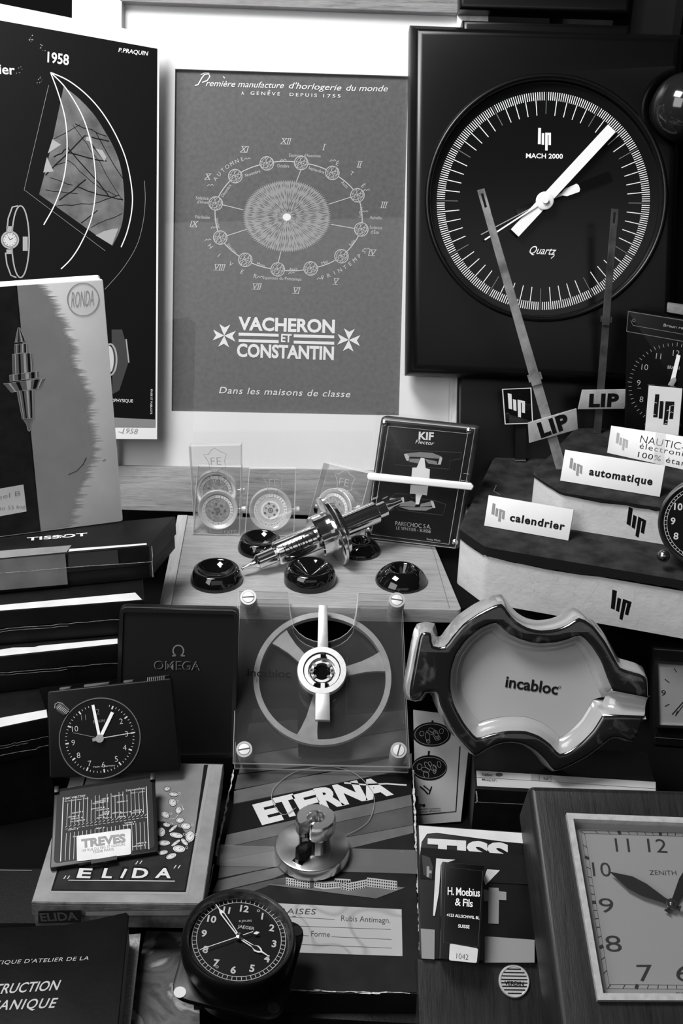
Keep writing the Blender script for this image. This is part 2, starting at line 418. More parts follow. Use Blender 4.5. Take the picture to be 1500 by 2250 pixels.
for x, y in ((462, 407), (543, 349), (731, 353), (805, 418), (703, 612), (805, 547), (457, 527), (571, 609), (622, 352), (640, 600), (470, 500), (801, 465)):
    I.line([(x - 7, y + 2), (x - 3, y - 2), (x, y + 1), (x + 3, y - 2), (x + 7, y)], 1.3)
I.build('engraving', 'ink_lightgrey', fr)
I = Ink(PF, -.0116)
M('sun_grey', .30, .6)
J = Ink(PF, -.01175); pts = []
for k in range(240):
    a = 2 * pi * k / 240; q = 1.0 if k % 2 else .93
    pts.append((630 + 98 * q * cos(a), 475 + 80 * q * sin(a)))
J.poly(pts); J.build('sun', 'sun_grey', fr)
J = Ink(PF, -.0116)
for ri, (r0, r1, n) in enumerate(((.72, .97, 110), (.48, .75, 80), (.26, .52, 60), (.14, .3, 40))):
    for k in range(n):
        a = 2 * pi * (k + random.random() * .5) / n; p, q = r0 + random.uniform(-.05, .08), r1 - random.uniform(0, .1)
        m = (p + q) / 2; d = .012
        J.poly([(630 + 98 * rr * cos(a + da / rr), 475 + 80 * rr * sin(a + da / rr)) for rr, da in ((p, 0), (m, d * .8), (q, 0), (m, -d * .8))])
J.build('sun_rays', 'poster_grey', fr)
I.ell(630, 477, 9, 8)
I.text('remière manufacture', (452, 189), (622, 194), 13, .005, 1, .35); I.text("d'horlogerie", (633, 194), (748, 199), 13, .005, 1, .35); I.text('du monde', (759, 199), (850, 201), 13, .005, 1, .35)
I.line([(428, 188), (435, 186), (444, 170), (449, 164), (458, 162), (461, 168), (455, 177), (444, 181)], 2.6); I.line([(441, 164), (450, 160), (460, 161)], 2); I.line([(490, 168), (494, 172)], 2)
I.text('A', (530, 208), (536, 208), 7, .01); I.text('GENÈVE', (550, 208), (615, 210), 7, .01, 1.5); I.line([(590, 198), (594, 200)], 1.2); I.text('DEPUIS', (636, 211), (696, 213), 7, .01, 1.5); I.text('1755', (710, 214), (748, 214.5), 7, .01, 1.4)
I.text('VACHERON', (523, 724), (735, 731), 27, .035); I.text('CONSTANTIN', (520, 783), (733, 790), 27, .035); I.text('ET', (617, 751), (640, 752), 17, .03)
for y0 in (731, 745): I.poly(P4(524, y0, 612, y0 + 2.5, 612, y0 + 9, 524, y0 + 6.5)); I.poly(P4(645, y0 + 3.5, 734, y0 + 6, 734, y0 + 12.5, 645, y0 + 10))
for cx, cy in ((492.5, 737.5), (766, 747)):
    for k in range(4):
        a = R(90 * k + 3)
        I.poly([(cx + rot2(q, a)[0], cy + rot2(q, a)[1]) for q in ((0, 0), (-12, -25), (0, -18), (12, -25))])
I.text('Dans les maisons de classe', (481, 864), (768, 873), 14, .004, 1.1, .25)
I.build('lettering', 'ink_white', fr)

# ================================================================== 1958 poster
PP = tilt(PF.w(*PF.hit(347, 520), .014), 71, 20)
bp = thing('poster', 'black 1958 watch poster with white arcs and a white border', 'poster', Pl(PP.w(-.03, -.2), PP.u, PP.n))
MB().pprism(PP, P4(-60, -4, 350, 78, 345, 965, -60, 962), -.0012, 0).build('paper', 'paper_white', bp, sm=0)
M('poster_black', .0025, .4, spec=.25)
I = Ink(PP, .0002); I.poly(P4(-60, 34, 345.5, 107, 341, 939, -60, 935)); I.build('print', 'poster_black', bp)
I = Ink(PP, .0003); I.poly(P4(200, 915, 341.5, 922, 341, 939, 200, 938)); I.build('ground_strip', 'ink_mid', bp)
M('wing_grey', .12, .5, mott=(60, .45))
I = Ink(PP, .0003)
arc = [(140, 190), (172, 215), (205, 250), (228, 285), (248, 320), (262, 355), (270, 395), (273, 440), (270, 480), (262, 510), (247, 540)]
I.poly([tuple(q) for q in spl(arc, 4)] + [(210, 516), (86, 427), (100, 375), (115, 310)])
I.build('wing', 'wing_grey', bp)
I = Ink(PP, .0004)
for a in ((118, 305, 175, 272), (118, 345, 150, 325, 240, 430), (160, 275, 200, 330, 270, 440), (165, 272, 235, 300), (210, 290, 270, 395), (100, 385, 185, 300, 240, 310), (150, 335, 235, 355), (120, 365, 150, 352, 200, 400, 255, 430), (170, 410, 215, 428, 272, 440), (100, 417, 170, 425), (120, 453, 200, 448, 260, 430), (130, 440, 190, 395), (200, 500, 268, 470), (178, 490, 215, 462), (110, 390, 160, 408)):
    p = P4(*a); q = [p[0]]
    for u, w in zip(p, p[1:]):
        for t in (.25, .5, .75, 1): q.append((u[0] + (w[0] - u[0]) * t + random.uniform(-2, 2), u[1] + (w[1] - u[1]) * t + random.uniform(-2, 2)))
    I.line(q, random.uniform(1, 2.6))
I.build('scratches', 'ink_black', bp)
I = Ink(PP, .00045)
I.poly(P4(103, 345, 118, 377, 95, 379)); I.build('highlight', 'ink_grey', bp); I = Ink(PP, .00045); I.poly(P4(248, 503, 260, 502, 246, 539, 210, 517, 228, 508)); I.build('highlight', 'ink_grey', bp); I = Ink(PP, .00045); I.poly([(190, 300), (200, 300), (205, 325), (225, 330), (234, 345), (229, 354), (215, 335), (200, 312), (188, 308)])
I.build('highlight', 'ink_grey', bp); I = Ink(PP, .00045); I.poly(P4(115, 306, 134, 318, 105, 337))
I.build('highlight', 'ink_grey', bp)
I = Ink(PP, .0005)
for p, w in ((P4(111, 159, 150, 177, 190, 208, 225, 248, 256, 300, 278, 355, 290, 420, 289, 465, 279, 510, 266, 543), 2.4),
             (P4(111, 159, 140, 188, 165, 225, 185, 265, 200, 315, 208, 365, 210, 410, 206, 455, 196, 495, 175, 540, 155, 570, 134, 591), 2.4),
             (P4(111, 159, 128, 205, 142, 255, 147, 300, 146, 350, 138, 400, 120, 450, 96, 494), 2.4)): I.line(spl(p, 6), w)
I.text('1958', (104, 136), (151, 143), 22, .02); I.text('tier', (-14, 161), (33, 164), 21, .015)
I.text('P.PRAQUIN', (260, 114), (324, 122), 9, .012, 1, .2); I.text('OPHYSIQUE', (244, 883), (292, 884.5), 7)
I.build('lettering', 'ink_white', bp); I = Ink(PP, .0005); I.text('IDUSE ET PUBLICITE', (331, 855), (330, 910), 4)
I.build('credit_line', 'ink_white', bp)
I = Ink(PP, .0005)
I.line(P4(107, 187, 53, 417, 231, 551), 1); I.line(spl(P4(317, 397, 319, 440, 314, 490, 300, 540, 270, 590, 230, 636)), 1)
for x, y in ((70, 85), (95, 105), (42, 153), (88, 175)):
    for k in range(7): I.ell(x + random.uniform(-7, 7), y + random.uniform(-8, 8), random.uniform(.5, 1.6), n=6)
I.build('thin_lines', 'ink_mid', bp)
# printed bangle watch and strap watch
I = Ink(PP, .0005)
I.ell(45, 531, 19, 79, w=3, rot=0); I.line(P4(15, 510, 18, 480, 27, 455, 40, 452), 3); I.line(P4(12, 555, 15, 580, 24, 605, 36, 610), 3); I.ell(22, 527, 18, w=4); I.poly(P4(14, 497, 28, 497, 28, 508, 14, 508)); I.poly(P4(14, 548, 28, 548, 28, 558, 14, 558)); I.poly(P4(50, 520, 61, 520, 61, 551, 50, 551))
I.build('bangle_watch', 'ink_grey', bp)
I = Ink(PP, .0005); I.ell(242, 790, 14, 34, w=4); I.line(P4(277, 745, 283, 797), 3); I.build('strap_watch', 'ink_grey', bp)
I = Ink(PP, .00055); I.ell(22, 527, 15); I.build('watch_dial', 'ink_lightgrey', bp); I = Ink(PP, .00055); I.ell(240, 790, 10, 30); I.build('watch_dial', 'ink_lightgrey', bp)
I = Ink(PP, .0004); I.poly(P4(245, 724, 268, 724, 281, 770, 281, 800, 262, 858, 247, 866)); I.build('strap', 'ink_faint', bp)
I = Ink(PP, .0006); I.line(P4(22, 527, 18, 520), 1.2); I.line(P4(22, 527, 29, 523), 1.2)
for k in range(12): I.line([(22 + 11 * cos(k * pi / 6), 527 + 11 * sin(k * pi / 6)), (22 + 14 * cos(k * pi / 6), 527 + 14 * sin(k * pi / 6))], 1)
I.build('watch_hands', 'ink_black', bp)
I = Ink(PP, .0004); I.text('1958', (268, 951), (300, 953), 11, -.012, 1, .3); I.line(P4(260, 948, 272, 952), 1); I.build('pencil_note', 'ink_grey', bp)

# ================================================================== square wall clock
PC = PF.off(.031)
wc = thing('wall_clock', 'large square black wall clock with a round dial and thick white hands', 'clock', Pl(PC.w(*PC.hit(1180, 1120)), PC.u, PC.n))
body = P4(921, 68, 1487, 88, 1484, 165)
nx, ny, nr = 1500, 238, 86
nt = [(nx + nr * cos(R(a)), ny + nr * sin(R(a))) for a in range(258, 100, -8)]
body = P4(921, 68, 1488, 88, 1483, 154) + nt + P4(1478, 335, 1462, 828, 912, 806)
bl = ccw(PC.hits(body))
hc = PC.hit(1200, 437); hr = 256 * PC.scale(1200, 437)
N = 96
def ring(r, c): return [PC.w(hc.x + r * cos(2 * pi * k / N), hc.y + r * sin(2 * pi * k / N), c) for k in range(N)]
mb = MB()
B0 = .006
rings = []
for d, c in ((.0075, -.030), (.0075, -.011), (.006, -.0075), (.0025, -.0025), (0, -.0006), (-.003, 0)): rings.append([PC.w(p.x, p.y, c) for p in offset(bl, d)])
mb.loft(rings, True, False)
# front face with the round opening
from mathutils.geometry import tessellate_polygon
o2 = offset(bl, -.003)
rr = hr + .0045
hole = [V((hc.x + rr * cos(2 * pi * k / N), hc.y + rr * sin(2 * pi * k / N))) for k in range(N)]
allp = [V((p.x, p.y, 0)) for p in o2] + [V((p.x, p.y, 0)) for p in hole]
tri = tessellate_polygon([[V((p.x, p.y, 0)) for p in o2], [V((p.x, p.y, 0)) for p in hole]])
mb.add([PC.w(p.x, p.y, 0) for p in allp], [t for t in tri])
prof = [(hr + .0045, 0), (hr + .0035, .0018), (hr + .002, .0024), (hr + .0005, .0018), (hr - .001, -.002), (hr - .0016, -.008)]
mb.loft([ring(r, c) for r, c in prof], False, False)
mb.build('case', 'black_satin', wc, sm=50)
M('clock_ball', .012, .12, coat=.6)
ks = PC.scale(1500, 238)
bc = PC.w(*PC.hit(1502, 240), .004)
MB().revolve(bc, PC.n, [(-.0285 * cos(a), .0285 * sin(a)) for a in [pi * k / 16 for k in range(17)]], 32).build('ball_knob', 'clock_ball', wc)
for px in (P4(1010, -60, 1384, -50, 1384, 30, 1009, 18), P4(1016, 42, 1384, 54, 1384, 110, 1016, 90), P4(1006, 780, 1390, 800, 1388, 1130, 1000, 1115)):
    MB().pprism(PC, px, -.0305, -.027 if px[0][1] == 780 else (-.012 if px[0][1] != 42 else -.006), .004, 3).build('strap', 'black_satin', wc)
PD = PC.off(-.006)
mb = MB().prism(PD, [(hc.x + (hr) * cos(2 * pi * k / N), hc.y + (hr) * sin(2 * pi * k / N)) for k in range(N)], -.003, 0); mb.build('dial', 'black_dial', wc)
D = Dial(PD, (1193, 444), 234, (1200, 210))
I = Ink(PD, .0003); J = Ink(PD, .0003)
for k in range(300):
    a = k * 1.2
    if k % 25 == 0: J.lpoly(D.bar(a, .80, 1.0, .006))
    elif k % 5 == 0: I.lpoly(D.bar(a, .79, 1.0, .0075))
    else: I.lpoly(D.bar(a, .925, 1.0, .0075))
J.build('hour_marks', 'ink_dim', wc); I.build('minute_marks', 'ink_white', wc); I = Ink(PD, .0003)
I.bil(P4(1182, 281, 1210, 282, 1210, 331, 1181, 330), LIP)
I.text('MACH 2000', (1155, 347), (1236, 348.5), 10, .02)
I.text('Quartz', (1160, 557), (1217, 560), 17, .002, 1, .4); I.line(P4(1216, 552, 1217, 562, 1210, 568), 1.6)
I.build('lettering', 'ink_white', wc)
def handmesh(pl, pts, c0, c1): return MB().prism(pl, pts, c0, c1)
am = math.degrees(D.a) ; q = PD.hit(1336, 290, .006) - D.o; mdeg = math.degrees(D.a - math.atan2(q.y, q.x))
q = PD.hit(1337, 385, .003) - D.o; hdeg = math.degrees(D.a - math.atan2(q.y, q.x))
handmesh(PD, D.bar(hdeg, -.27, .66, .075), .0015, .0024).build('hour_hand', 'black_gloss', wc)
handmesh(PD, D.shape(hdeg, [(0, .012), (.18, .012), (.22, .035), (.34, .04), (.355, .02)]), .0026, .003).build('hour_pointer', 'white_hand', wc)
handmesh(PD, D.bar(mdeg, -.40, .90, .10), .005, .006).build('minute_hand', 'white_hand', wc)
for dx, (tx, ty), wv in ((0, (1063, 528), .014), (1, (1056, 515), .008)):  # white second hand, then a thin grey copy as its painted reflection
    q = PD.hit(tx, ty, .007) - D.o; sd = math.degrees(D.a - math.atan2(q.y, q.x)); handmesh(PD, D.bar(sd, -.05, .66, wv), .0068 - dx * .004, .0073 - dx * .004).build('second_hand', 'white_hand' if not dx else 'ink_grey', wc)
MB().revolve(PD.w(D.o.x, D.o.y, .006), PD.n, [(0, 0), (0, .082 * D.r), (.002, .082 * D.r), (.0025, .07 * D.r), (.0028, .03 * D.r), (.005, .03 * D.r), (.005, 0)], 32).build('hub', 'white_hand', wc)

# ================================================================== left: book, boxes
def boxthing(name, label, cat, quad, z, th, mat, group=None, bev=.0006, parts=(('box', 0, 1),)):
    'closed box whose lid outline is quad at height z'
    P = flat(z); q = P.hits(quad); c = sum(q, V((0, 0))) / 4
    P = Pl((c.x + P.o.x, c.y + P.o.y, z - th), (q[1] - q[0]).to_3d(), (0, 0, 1))
    T = thing(name, label, cat, P, group); p = P.hits(quad, th)
    for nm, a, b in parts: MB().prism(P, p if nm != 'base' else offset(ccw(p), -.0008), th * a, th * b, bev, 2, bev).build(nm, mat, T)
    return T, P, p
M('box_black', .004, .45, spec=.22, mott=(40, .5), bmp=(700, .15)); M('box_dark', .006, .4, spec=.3, mott=(30, .4))
M('label_paper', .6, .6, mott=(40, .12)); M('label_grey', .22, .55, mott=(40, .2))
ZT = .17
T, P, p = boxthing('watch_box', 'black lidded watch box with a grey paper band, topmost of the stack on the left', 'box', P4(-70, 1236, 327, 1199, 385, 1134, -70, 1176), ZT, .027, 'box_dark', 'stacked watch boxes', parts=(('base', 0, .42), ('lid', .42, 1)))
I = Ink(flat(ZT), .0003)
I.text('TISSOT', (59, 1188), (192, 1177), 6.5, .02); I.poly(P4(124, 1177, 146, 1175, 144, 1178, 122, 1180)); I.poly(P4(131, 1178, 136, 1177, 133, 1182, 128, 1182))
I.build('lettering', 'ink_white', T)
I = Ink(flat(ZT), .0003); I.poly(P4(-70, 1233, 146, 1213, 157, 1198, 14, 1209, -70, 1217)); I.build('paper_band', 'label_grey', T)
I = Ink(flat(ZT), .0003); I.poly(P4(150, 1212, 322, 1197, 322, 1193.5, 153, 1206)); I.build('label_strip', 'label_paper', T)
PFt = edge((0, 1230), (326, 1199.5), ZT, 90)
I = Ink(PFt, .0006); I.poly(P4(-70, 1236, 143, 1217, 149, 1284, -70, 1303)); I.build('paper_band', 'label_grey', T)
M('worn_edge', .45, .8, mott=(500, .5))
I = Ink(PFt, .0008); I.line(P4(-60, 1263, 60, 1255, 150, 1247, 200, 1243, 270, 1239, 335, 1234), 1.6); I.line(P4(333, 1200, 335, 1222, 334, 1236, 336, 1268), 2); I.build('worn_edge', 'worn_edge', T)
I = Ink(PFt, .0007); I.poly(P4(150, 1217, 258, 1208, 261, 1240, 150, 1249)); I.build('panel', 'ink_faint', T)

def lowbox(label, quad, z, th, lab, seam, extra=None):
    T, P, p = boxthing('watch_box', label, 'box', quad, z, th, 'box_black', 'stacked watch boxes', parts=(('base', 0, .48), ('lid', .5, 1)))
    I = Ink(flat(z), .0003); I.poly(lab); I.build('label_strip', 'label_paper', T)
    F = edge(quad[0], quad[1], z, 90)
    I = Ink(F, .0008); q = []
    for k in range(15):
        t = k / 14; q.append((seam[0] + (seam[2] - seam[0]) * t, seam[1] + (seam[3] - seam[1]) * t + random.uniform(-1.2, 1.2)))
    I.line(q, 1.2); q = [(x, y + 5) for x, y in q[:9]]; I.line(q, 1.0)
    I.build('worn_edge', 'worn_edge', T)
    return T
def quadz(fl, fr_, z, depth, z_=None):
    'front edge given in the picture, back edge depth metres behind'
    a, b = hitz(*fl, z), hitz(*fr_, z); u = (b - a).normalized(); n = V((-u.y, u.x, 0)) * depth
    return [fl, fr_, tuple(proj(b + n)), tuple(proj(a + n))]
T2 = lowbox('black watch box with a white label strip, second from the top of the stack', quadz((-70, 1349), (317, 1319), .1425, .075), .1425, .027, P4(-70, 1347, 312, 1317.5, 297, 1302, -70, 1336), (0, 1383, 262, 1361))
T3 = lowbox('black watch box with a wide white label strip, third from the top of the stack', quadz((-70, 1452), (262, 1416), .115, .075), .115, .029, P4(-70, 1449, 258, 1414, 258, 1403, 85, 1419, 75, 1422, 28, 1423, -70, 1439), (0, 1479, 259, 1456))
T4 = lowbox('black watch box under the stack with a bright white label behind the travel clock', quadz((-70, 1614), (106, 1577), .0855, .075), .0855, .029, P4(-70, 1612, 104, 1576, 102, 1559, -70, 1590), (0, 1640, 108, 1617))
I = Ink(edge((-70, 1614), (106, 1577), .0855, 90), .0008); I.line(P4(-40, 1668, 40, 1652, 80, 1646, 84, 1642, 108, 1637), 1.4); I.build('worn_edge', 'worn_edge', T4)
T5 = boxthing('watch_box', 'plain black box at the very bottom of the left stack', 'box', quadz((-70, 1680), (108, 1650), .0565, .075), .0565, .0565, 'box_black', 'stacked watch boxes')[0]

# catalogue with balance staff drawing
PB = edge((0, 1180), (270, 1145), ZT + .0005, 86)
bk = thing('catalogue', 'hardback catalogue with a turned steel part drawn on its grey and black cover', 'book', PB)
BQ = P4(-75, 634, 226, 613, 270, 1145, -75, 1190)
MB().prism(PB, rounded(PB.hits(P4(-75, 636, 221, 615, 265, 1143, -75, 1185)), .0004), -.0145, -.0015).build('pages', 'paper_white', bk)
M('cover_light', .86, .6, mott=(30, .06)); M('cover_mid', .26, .55, mott=(40, .08)); M('cover_dark', .010, .5, spec=.3, mott=(90, .4))
b0 = rounded(PB.hits(BQ), .002)
MB().prism(PB, b0, -.0015, 0, .0004, 2).build('front_cover', 'cover_light', bk)
MB().prism(PB, b0, -.016, -.0145).build('back_cover', 'cover_light', bk)
zz = lambda *a: [(x / 3.6875, 590 + y / 3.6875) for x, y in P4(*a)]
bnd = zz(300, 128, 330, 170, 370, 220, 410, 270, 430, 340, 470, 400, 500, 480, 540, 560, 560, 640, 560, 720, 600, 800, 620, 870, 650, 930, 680, 1000, 710, 1060, 700, 1140, 700, 1220, 720, 1300, 745, 1380, 740, 1450, 720, 1540, 690, 1620, 670, 1700, 630, 1780, 600, 1850, 590, 1920, 565, 2000, 548, 2085)
jag = []
for (xa, ya), (xb, yb) in zip(bnd, bnd[1:]):
    n = max(2, int((yb - ya) / 3.0))
    for k in range(n):
        t = k / n; x = xa + (xb - xa) * t; y = ya + (yb - ya) * t; r = random.random()
        jag += [(x + random.uniform(-9, 3), y), (x + (8 + 22 * r), y + 1.0)]
I = Ink(PB, .0002); I.poly(zz(137, 140) + jag + zz(545, 2095, 327, 2128)); I.build('grey_field', 'cover_mid', bk)
I = Ink(PB, .00025); I.poly([(-75, 636)] + zz(137, 138, 327, 2128) + [(-75, 1188)]); I.build('black_field', 'cover_dark', bk)
I = Ink(PB, .0003); I.ell(182.5, 658, 34.5, 36, w=2.2); I.text('RONDA', (156, 676), (205, 671), 34, -.012, 1, .18); I.build('emblem', 'ink_grey', bk)
M('art_light', .42, .5); M('art_grey', .13, .5)
secs = [zz(145, 480, 160, 478, 215, 590, 120, 600), zz(120, 615, 222, 608, 225, 680, 118, 690), zz(100, 695, 262, 685, 272, 840, 105, 862), zz(75, 865, 312, 832, 314, 885, 78, 915), zz(25, 935, 365, 890, 325, 970, 92, 1002), zz(137, 995, 275, 985, 275, 1210, 180, 1218), zz(182, 1218, 272, 1212, 250, 1255, 250, 1305, 238, 1320, 225, 1310, 215, 1260)]
I = Ink(PB, .0003)
for q in secs: I.poly(q)
I.build('drawing', 'art_grey', bk)
I = Ink(PB, .0004); J = Ink(PB, .0004)
for q in secs:
    I.line(q, 1.0, True)
    if len(q) == 4:
        for t, w, ink in ((.12, .05, I), (.3, .09, J), (.55, .12, I), (.75, .1, J), (.9, .04, I)):
            L = lambda t_: [(q[0][0] + (q[1][0] - q[0][0]) * t_, q[0][1] + (q[1][1] - q[0][1]) * t_), (q[3][0] + (q[2][0] - q[3][0]) * t_, q[3][1] + (q[2][1] - q[3][1]) * t_)]
            a, b = L(t), L(t + w); ink.poly([a[0], b[0], b[1], a[1]])
I.build('drawing_lights', 'art_light', bk); J.build('drawing_darks', 'ink_black', bk)
I = Ink(PB, .0004); I.line(zz(133, 140, 158, 470), 1); I.line(zz(240, 1325, 327, 2125), 1); I.line(zz(555, 1670, 620, 1640, 670, 1590, 700, 1530), 1.2); I.line(zz(832, 1562, 855, 1545), 1.2); I.build('pen_marks', 'ink_black', bk)
I = Ink(PB, .0004); I.poly(zz(-70, 1795, 190, 1750, 215, 1968, -70, 2020)); I.build('sticker', 'label_paper', bk)
I = Ink(PB, .0006); I.text('eel B', (-6, 1098), (44, 1088), 10, -.015, 1, .2); I.text('to 55 bag', (-2, 1121), (55, 1116), 8, -.015, 1, .2); I.build('handwriting', 'ink_mid', bk)

# ================================================================== leather case + ELIDA box + travel clock
M('leather', .006, .55, spec=.25, bmp=(1500, .6))
ZL, ZE = .04, .06
Pq = flat(ZL); q = Pq.hits(P4(-80, 1912, 90, 1912, 90, 2026, -80, 2026))
T = boxthing('leather_case', 'black grained leather case lying flat under the pale framed box', 'case', P4(-80, 1908, 300, 1908, 300, 2028, -80, 2028), ZL, ZL, 'leather')[0]
I = Ink(flat(ZL), .0006); I.line(P4(-60, 1912, 0, 1911.5, 70, 1912.5), 1); I.build('stitching', 'ink_grey', T)
M('elida_paper', .22, .6, mott=(60, .2)); M('elida_side', .09, .6, mott=(120, .6))
EQ = P4(68, 1984, 446, 1988, 491, 1678, 165, 1672)
el = boxthing('watch_parts_box', 'worn flat cardboard box with a pale border and pocket watches heaped on its lid', 'box', EQ, ZE, .0195, 'elida_side', parts=(('base', 0, .48), ('lid', .5, 1)))[0]
PE = flat(ZE)
I = Ink(PE, .0003); I.poly(P4(70, 1981, 444, 1985, 489, 1680, 166, 1674)); I.build('lid_paper', 'elida_paper', el)
I = Ink(PE, .0004); I.poly(P4(107, 1962, 413, 1966, 466, 1680, 190, 1680)); I.build('dark_border', 'ink_mid', el)
I = Ink(PE, .0005); I.poly(P4(112, 1957, 408, 1960, 457, 1680, 195, 1680)); I.build('black_border', 'ink_black', el)
M('elida_sky', .17, .55, mott=(50, .15)); M('elida_ground', .014, .5, spec=.25, mott=(80, .4))
I = Ink(PE, .0006); I.poly(P4(150, 1835, 427, 1835, 448, 1680, 200, 1680)); I.build('sky', 'elida_sky', el)
I = Ink(PE, .00065); I.poly(P4(116, 1955, 405, 1957, 424, 1850, 400, 1820, 360, 1805, 330, 1803, 300, 1815, 160, 1830)); I.build('ground', 'elida_ground', el)
I = Ink(PE, .0008); J = Ink(PE, .0009)
for x, y, a, b, r in ((367, 1733, 7, 5, -10), (381, 1745, 10, 5, 5), (379, 1763, 9, 8, 40), (392, 1780, 7, 8, 20), (363, 1790, 10, 7, 25), (395, 1802, 9, 6, -5), (408, 1815, 11, 7, 5), (354, 1828, 9, 10, 0), (387, 1835, 15, 6, 10), (417, 1838, 10, 12, 10), (360, 1852, 14, 6, 0), (393, 1865, 14, 8, 5), (376, 1881, 12, 6, -20), (405, 1850, 10, 5, 45), (380, 1820, 12, 4, -40), (366, 1812, 8, 5, 10), (358, 1873, 11, 5, -10), (386, 1852, 12, 4, -35)):
    I.ell(x, y, a, b, rot=r, n=18); J.ell(x, y, a, b, w=1, rot=r, n=18); J.ell(x, y, a * .72, b * .72, w=.6, rot=r, n=14); J.line([(x, y), (x + a * .4, y - b * .4)], 1)
    if r > 0: I.ell(x + a * cos(R(r)) + 3, y - b * .3, 2.5, w=.8, n=10)
I.line(P4(392, 1772, 399, 1768, 403, 1780), 1); I.line(P4(391, 1790, 385, 1798, 372, 1800), 1)
I.build('printed_watches', 'ink_lightgrey', el); J.build('watch_outlines', 'ink_black', el)
I = Ink(PE, .0007); J = Ink(PE, .0009)
for t, a, b in (('E', 166, 200), ('L', 221, 247), ('I', 262, 272), ('D', 287, 325), ('A', 338, 377)):
    I.text(t, (a - 2, 1931), (b + 2, 1932), 27, .06); J.text(t, (a + 2, 1928), (b - 2, 1929), 21, .03)
J.line(P4(150, 1934, 384, 1936), 2)
for x, y in ((140, 1927), (148, 1927), (382, 1904), (391, 1904), (298, 1895), (307, 1894)): J.line([(x, y + 4), (x + 5, y - 3)], 2)
I.build('letter_shadow', 'ink_black', el); J.build('lettering', 'ink_lightgrey', el)
PEf = edge((68, 1984), (446, 1988), ZE, 90)
I = Ink(PEf, .001); I.poly(P4(188, 2003, 436, 2000, 432, 2011, 188, 2012)); I.line(P4(70, 1988, 200, 1991, 330, 1990, 440, 1993), 2); I.line(P4(230, 1997, 280, 1994, 330, 1999, 400, 1996), 2); I.build('torn_paper', 'elida_paper', el)
I = Ink(PEf, .0012); I.poly(P4(84, 2002, 178, 2000, 178, 2027, 84, 2029)); I.build('end_label', 'ink_black', el)
I = Ink(PEf, .0014); I.text('ELIDA', (90, 2024), (172, 2021), 17, .03); I.build('end_lettering', 'ink_faint', el)

# Omega case
PO = edge((252, 1666), (518, 1663), ZL, 76)
om = thing('watch_case', 'black flat watch case with embossed horseshoe emblem and thin metal rim, standing upright', 'watch case', PO)
OQ = P4(263, 1336, 523, 1342, 515, 1664, 252, 1667)
o_ = rounded(PO.hits(OQ), .0045)
MB().prism(PO, offset(ccw(o_), .0006), -.0105, -.0015, .002, 3, .002).build('case', 'box_dark', om)
ii = offset(ccw(o_), -.0026)
MB().ringplate(PO, o_, ii, -.002, .0008).build('rim', 'brushed', om) if False else MB().ringplate(PO, o_, ii, -.002, .0008).build('rim', M('dark_metal', .16, .3, 1) and 'dark_metal', om)
M('omega_velvet', .006, .5, spec=.3)
MB().prism(PO, offset(ii, .0004), -.0015, -.0005).build('panel', 'omega_velvet', om)
M('emboss', .28, .35, .4)
I = Ink(PO, -.0002); J = Ink(PO, -.00015)
I.text('OMEGA', (338, 1471), (440, 1473), 19, .006); J.text('OMEGA', (339.5, 1471.5), (441, 1473.5), 18.5, -.006)
a0 = [(391.5 + 11.5 * cos(R(a)), 1430 + 12 * sin(R(a))) for a in range(120, 421, 12)]
I.line([(378, 1441)] + [(386, 1441)] + a0 + [(398, 1441), (406, 1441)], 3)
I.build('emblem', 'emboss', om); J.build('emblem_relief', 'box_dark', om)

# travel alarm clock
PT = edge((108, 1712), (398, 1694), ZE + .0085, 58)
tc = thing('travel_clock', 'small black square travel alarm clock with its world time cover folded down', 'clock', PT)
TQ = P4(103, 1519, 378, 1489, 398, 1694, 108, 1712)
t_ = rounded(PT.hits(TQ), .002)
M('clock_black', .002, .42, spec=.2); M('clock_face', .003, .4, spec=.2); M('clock_rib', .05, .4)
MB().prism(PT, t_, -.014, 0, .0012, 3, .001).build('case', 'clock_black', tc)
DT = Dial(PT, (219.6, 1622), 90, (213, 1540))
MB().revolve(PT.w(DT.o.x, DT.o.y), PT.n, [(0, DT.r), (.0008, DT.r * .995), (.0008, DT.r * .975), (.0003, DT.r * .97)], 64).build('bezel', M('clock_rim', .12, .3) and 'clock_rim', tc)
MB().revolve(PT.w(DT.o.x, DT.o.y), PT.n, [(.0003, DT.r * .972), (.00031, 0)], 64).build('dial', 'clock_face', tc)
I = Ink(PT, .0005); J = Ink(PT, .0005)
off = -3
TW = math.atan2(23, 150)
for k in range(60):
    if 56 < k or k < 4: 
        if k not in (57, 58): continue
    I.lpoly(DT.bar(k * 6 + off, .80 if k % 5 else .76, .845, .012 if k % 5 else .035))
for deg, t in ((0, '12'), (60, '2'), (90, '3'), (120, '4'), (150, '5'), (180, '6'), (210, '7'), (240, '8'), (270, '9'), (300, '10'), (330, '11')):
    (I if deg not in (0, 330) else J).ltext(t, DT.p(deg + off, .655), DT.d(90), .135 * DT.r, -.012, ctr=True)
J.text('BRAUN', (205, 1589), (230, 1586), 6, .01); I.text('Made in Germany', (205, 1687), (253, 1683), 3.2)
I.build('minute_marks', 'ink_lightgrey', tc); J.build('faint_lettering', 'ink_dim', tc)
def handto(D, pl, px, back, w, c0, c1, mat, par, w1=None, reach=None):
    q = pl.hit(*px, c1) - D.o; dg = math.degrees(D.a - math.atan2(q.y, q.x)); rr_ = q.length / D.r
    return MB().prism(pl, D.bar(dg, back, rr_, w, w1), c0, c1).build(*mat, par)
handto(DT, PT, (204, 1549), 0, .07, .0012, .0016, ('minute_hand', 'white_hand'), tc)
handto(DT, PT, (247, 1565), 0, .08, .0008, .0012, ('hour_hand', 'white_hand'), tc)
handto(DT, PT, (297, 1609), 0, .018, .0017, .002, ('second_hand', 'ink_lightgrey'), tc)
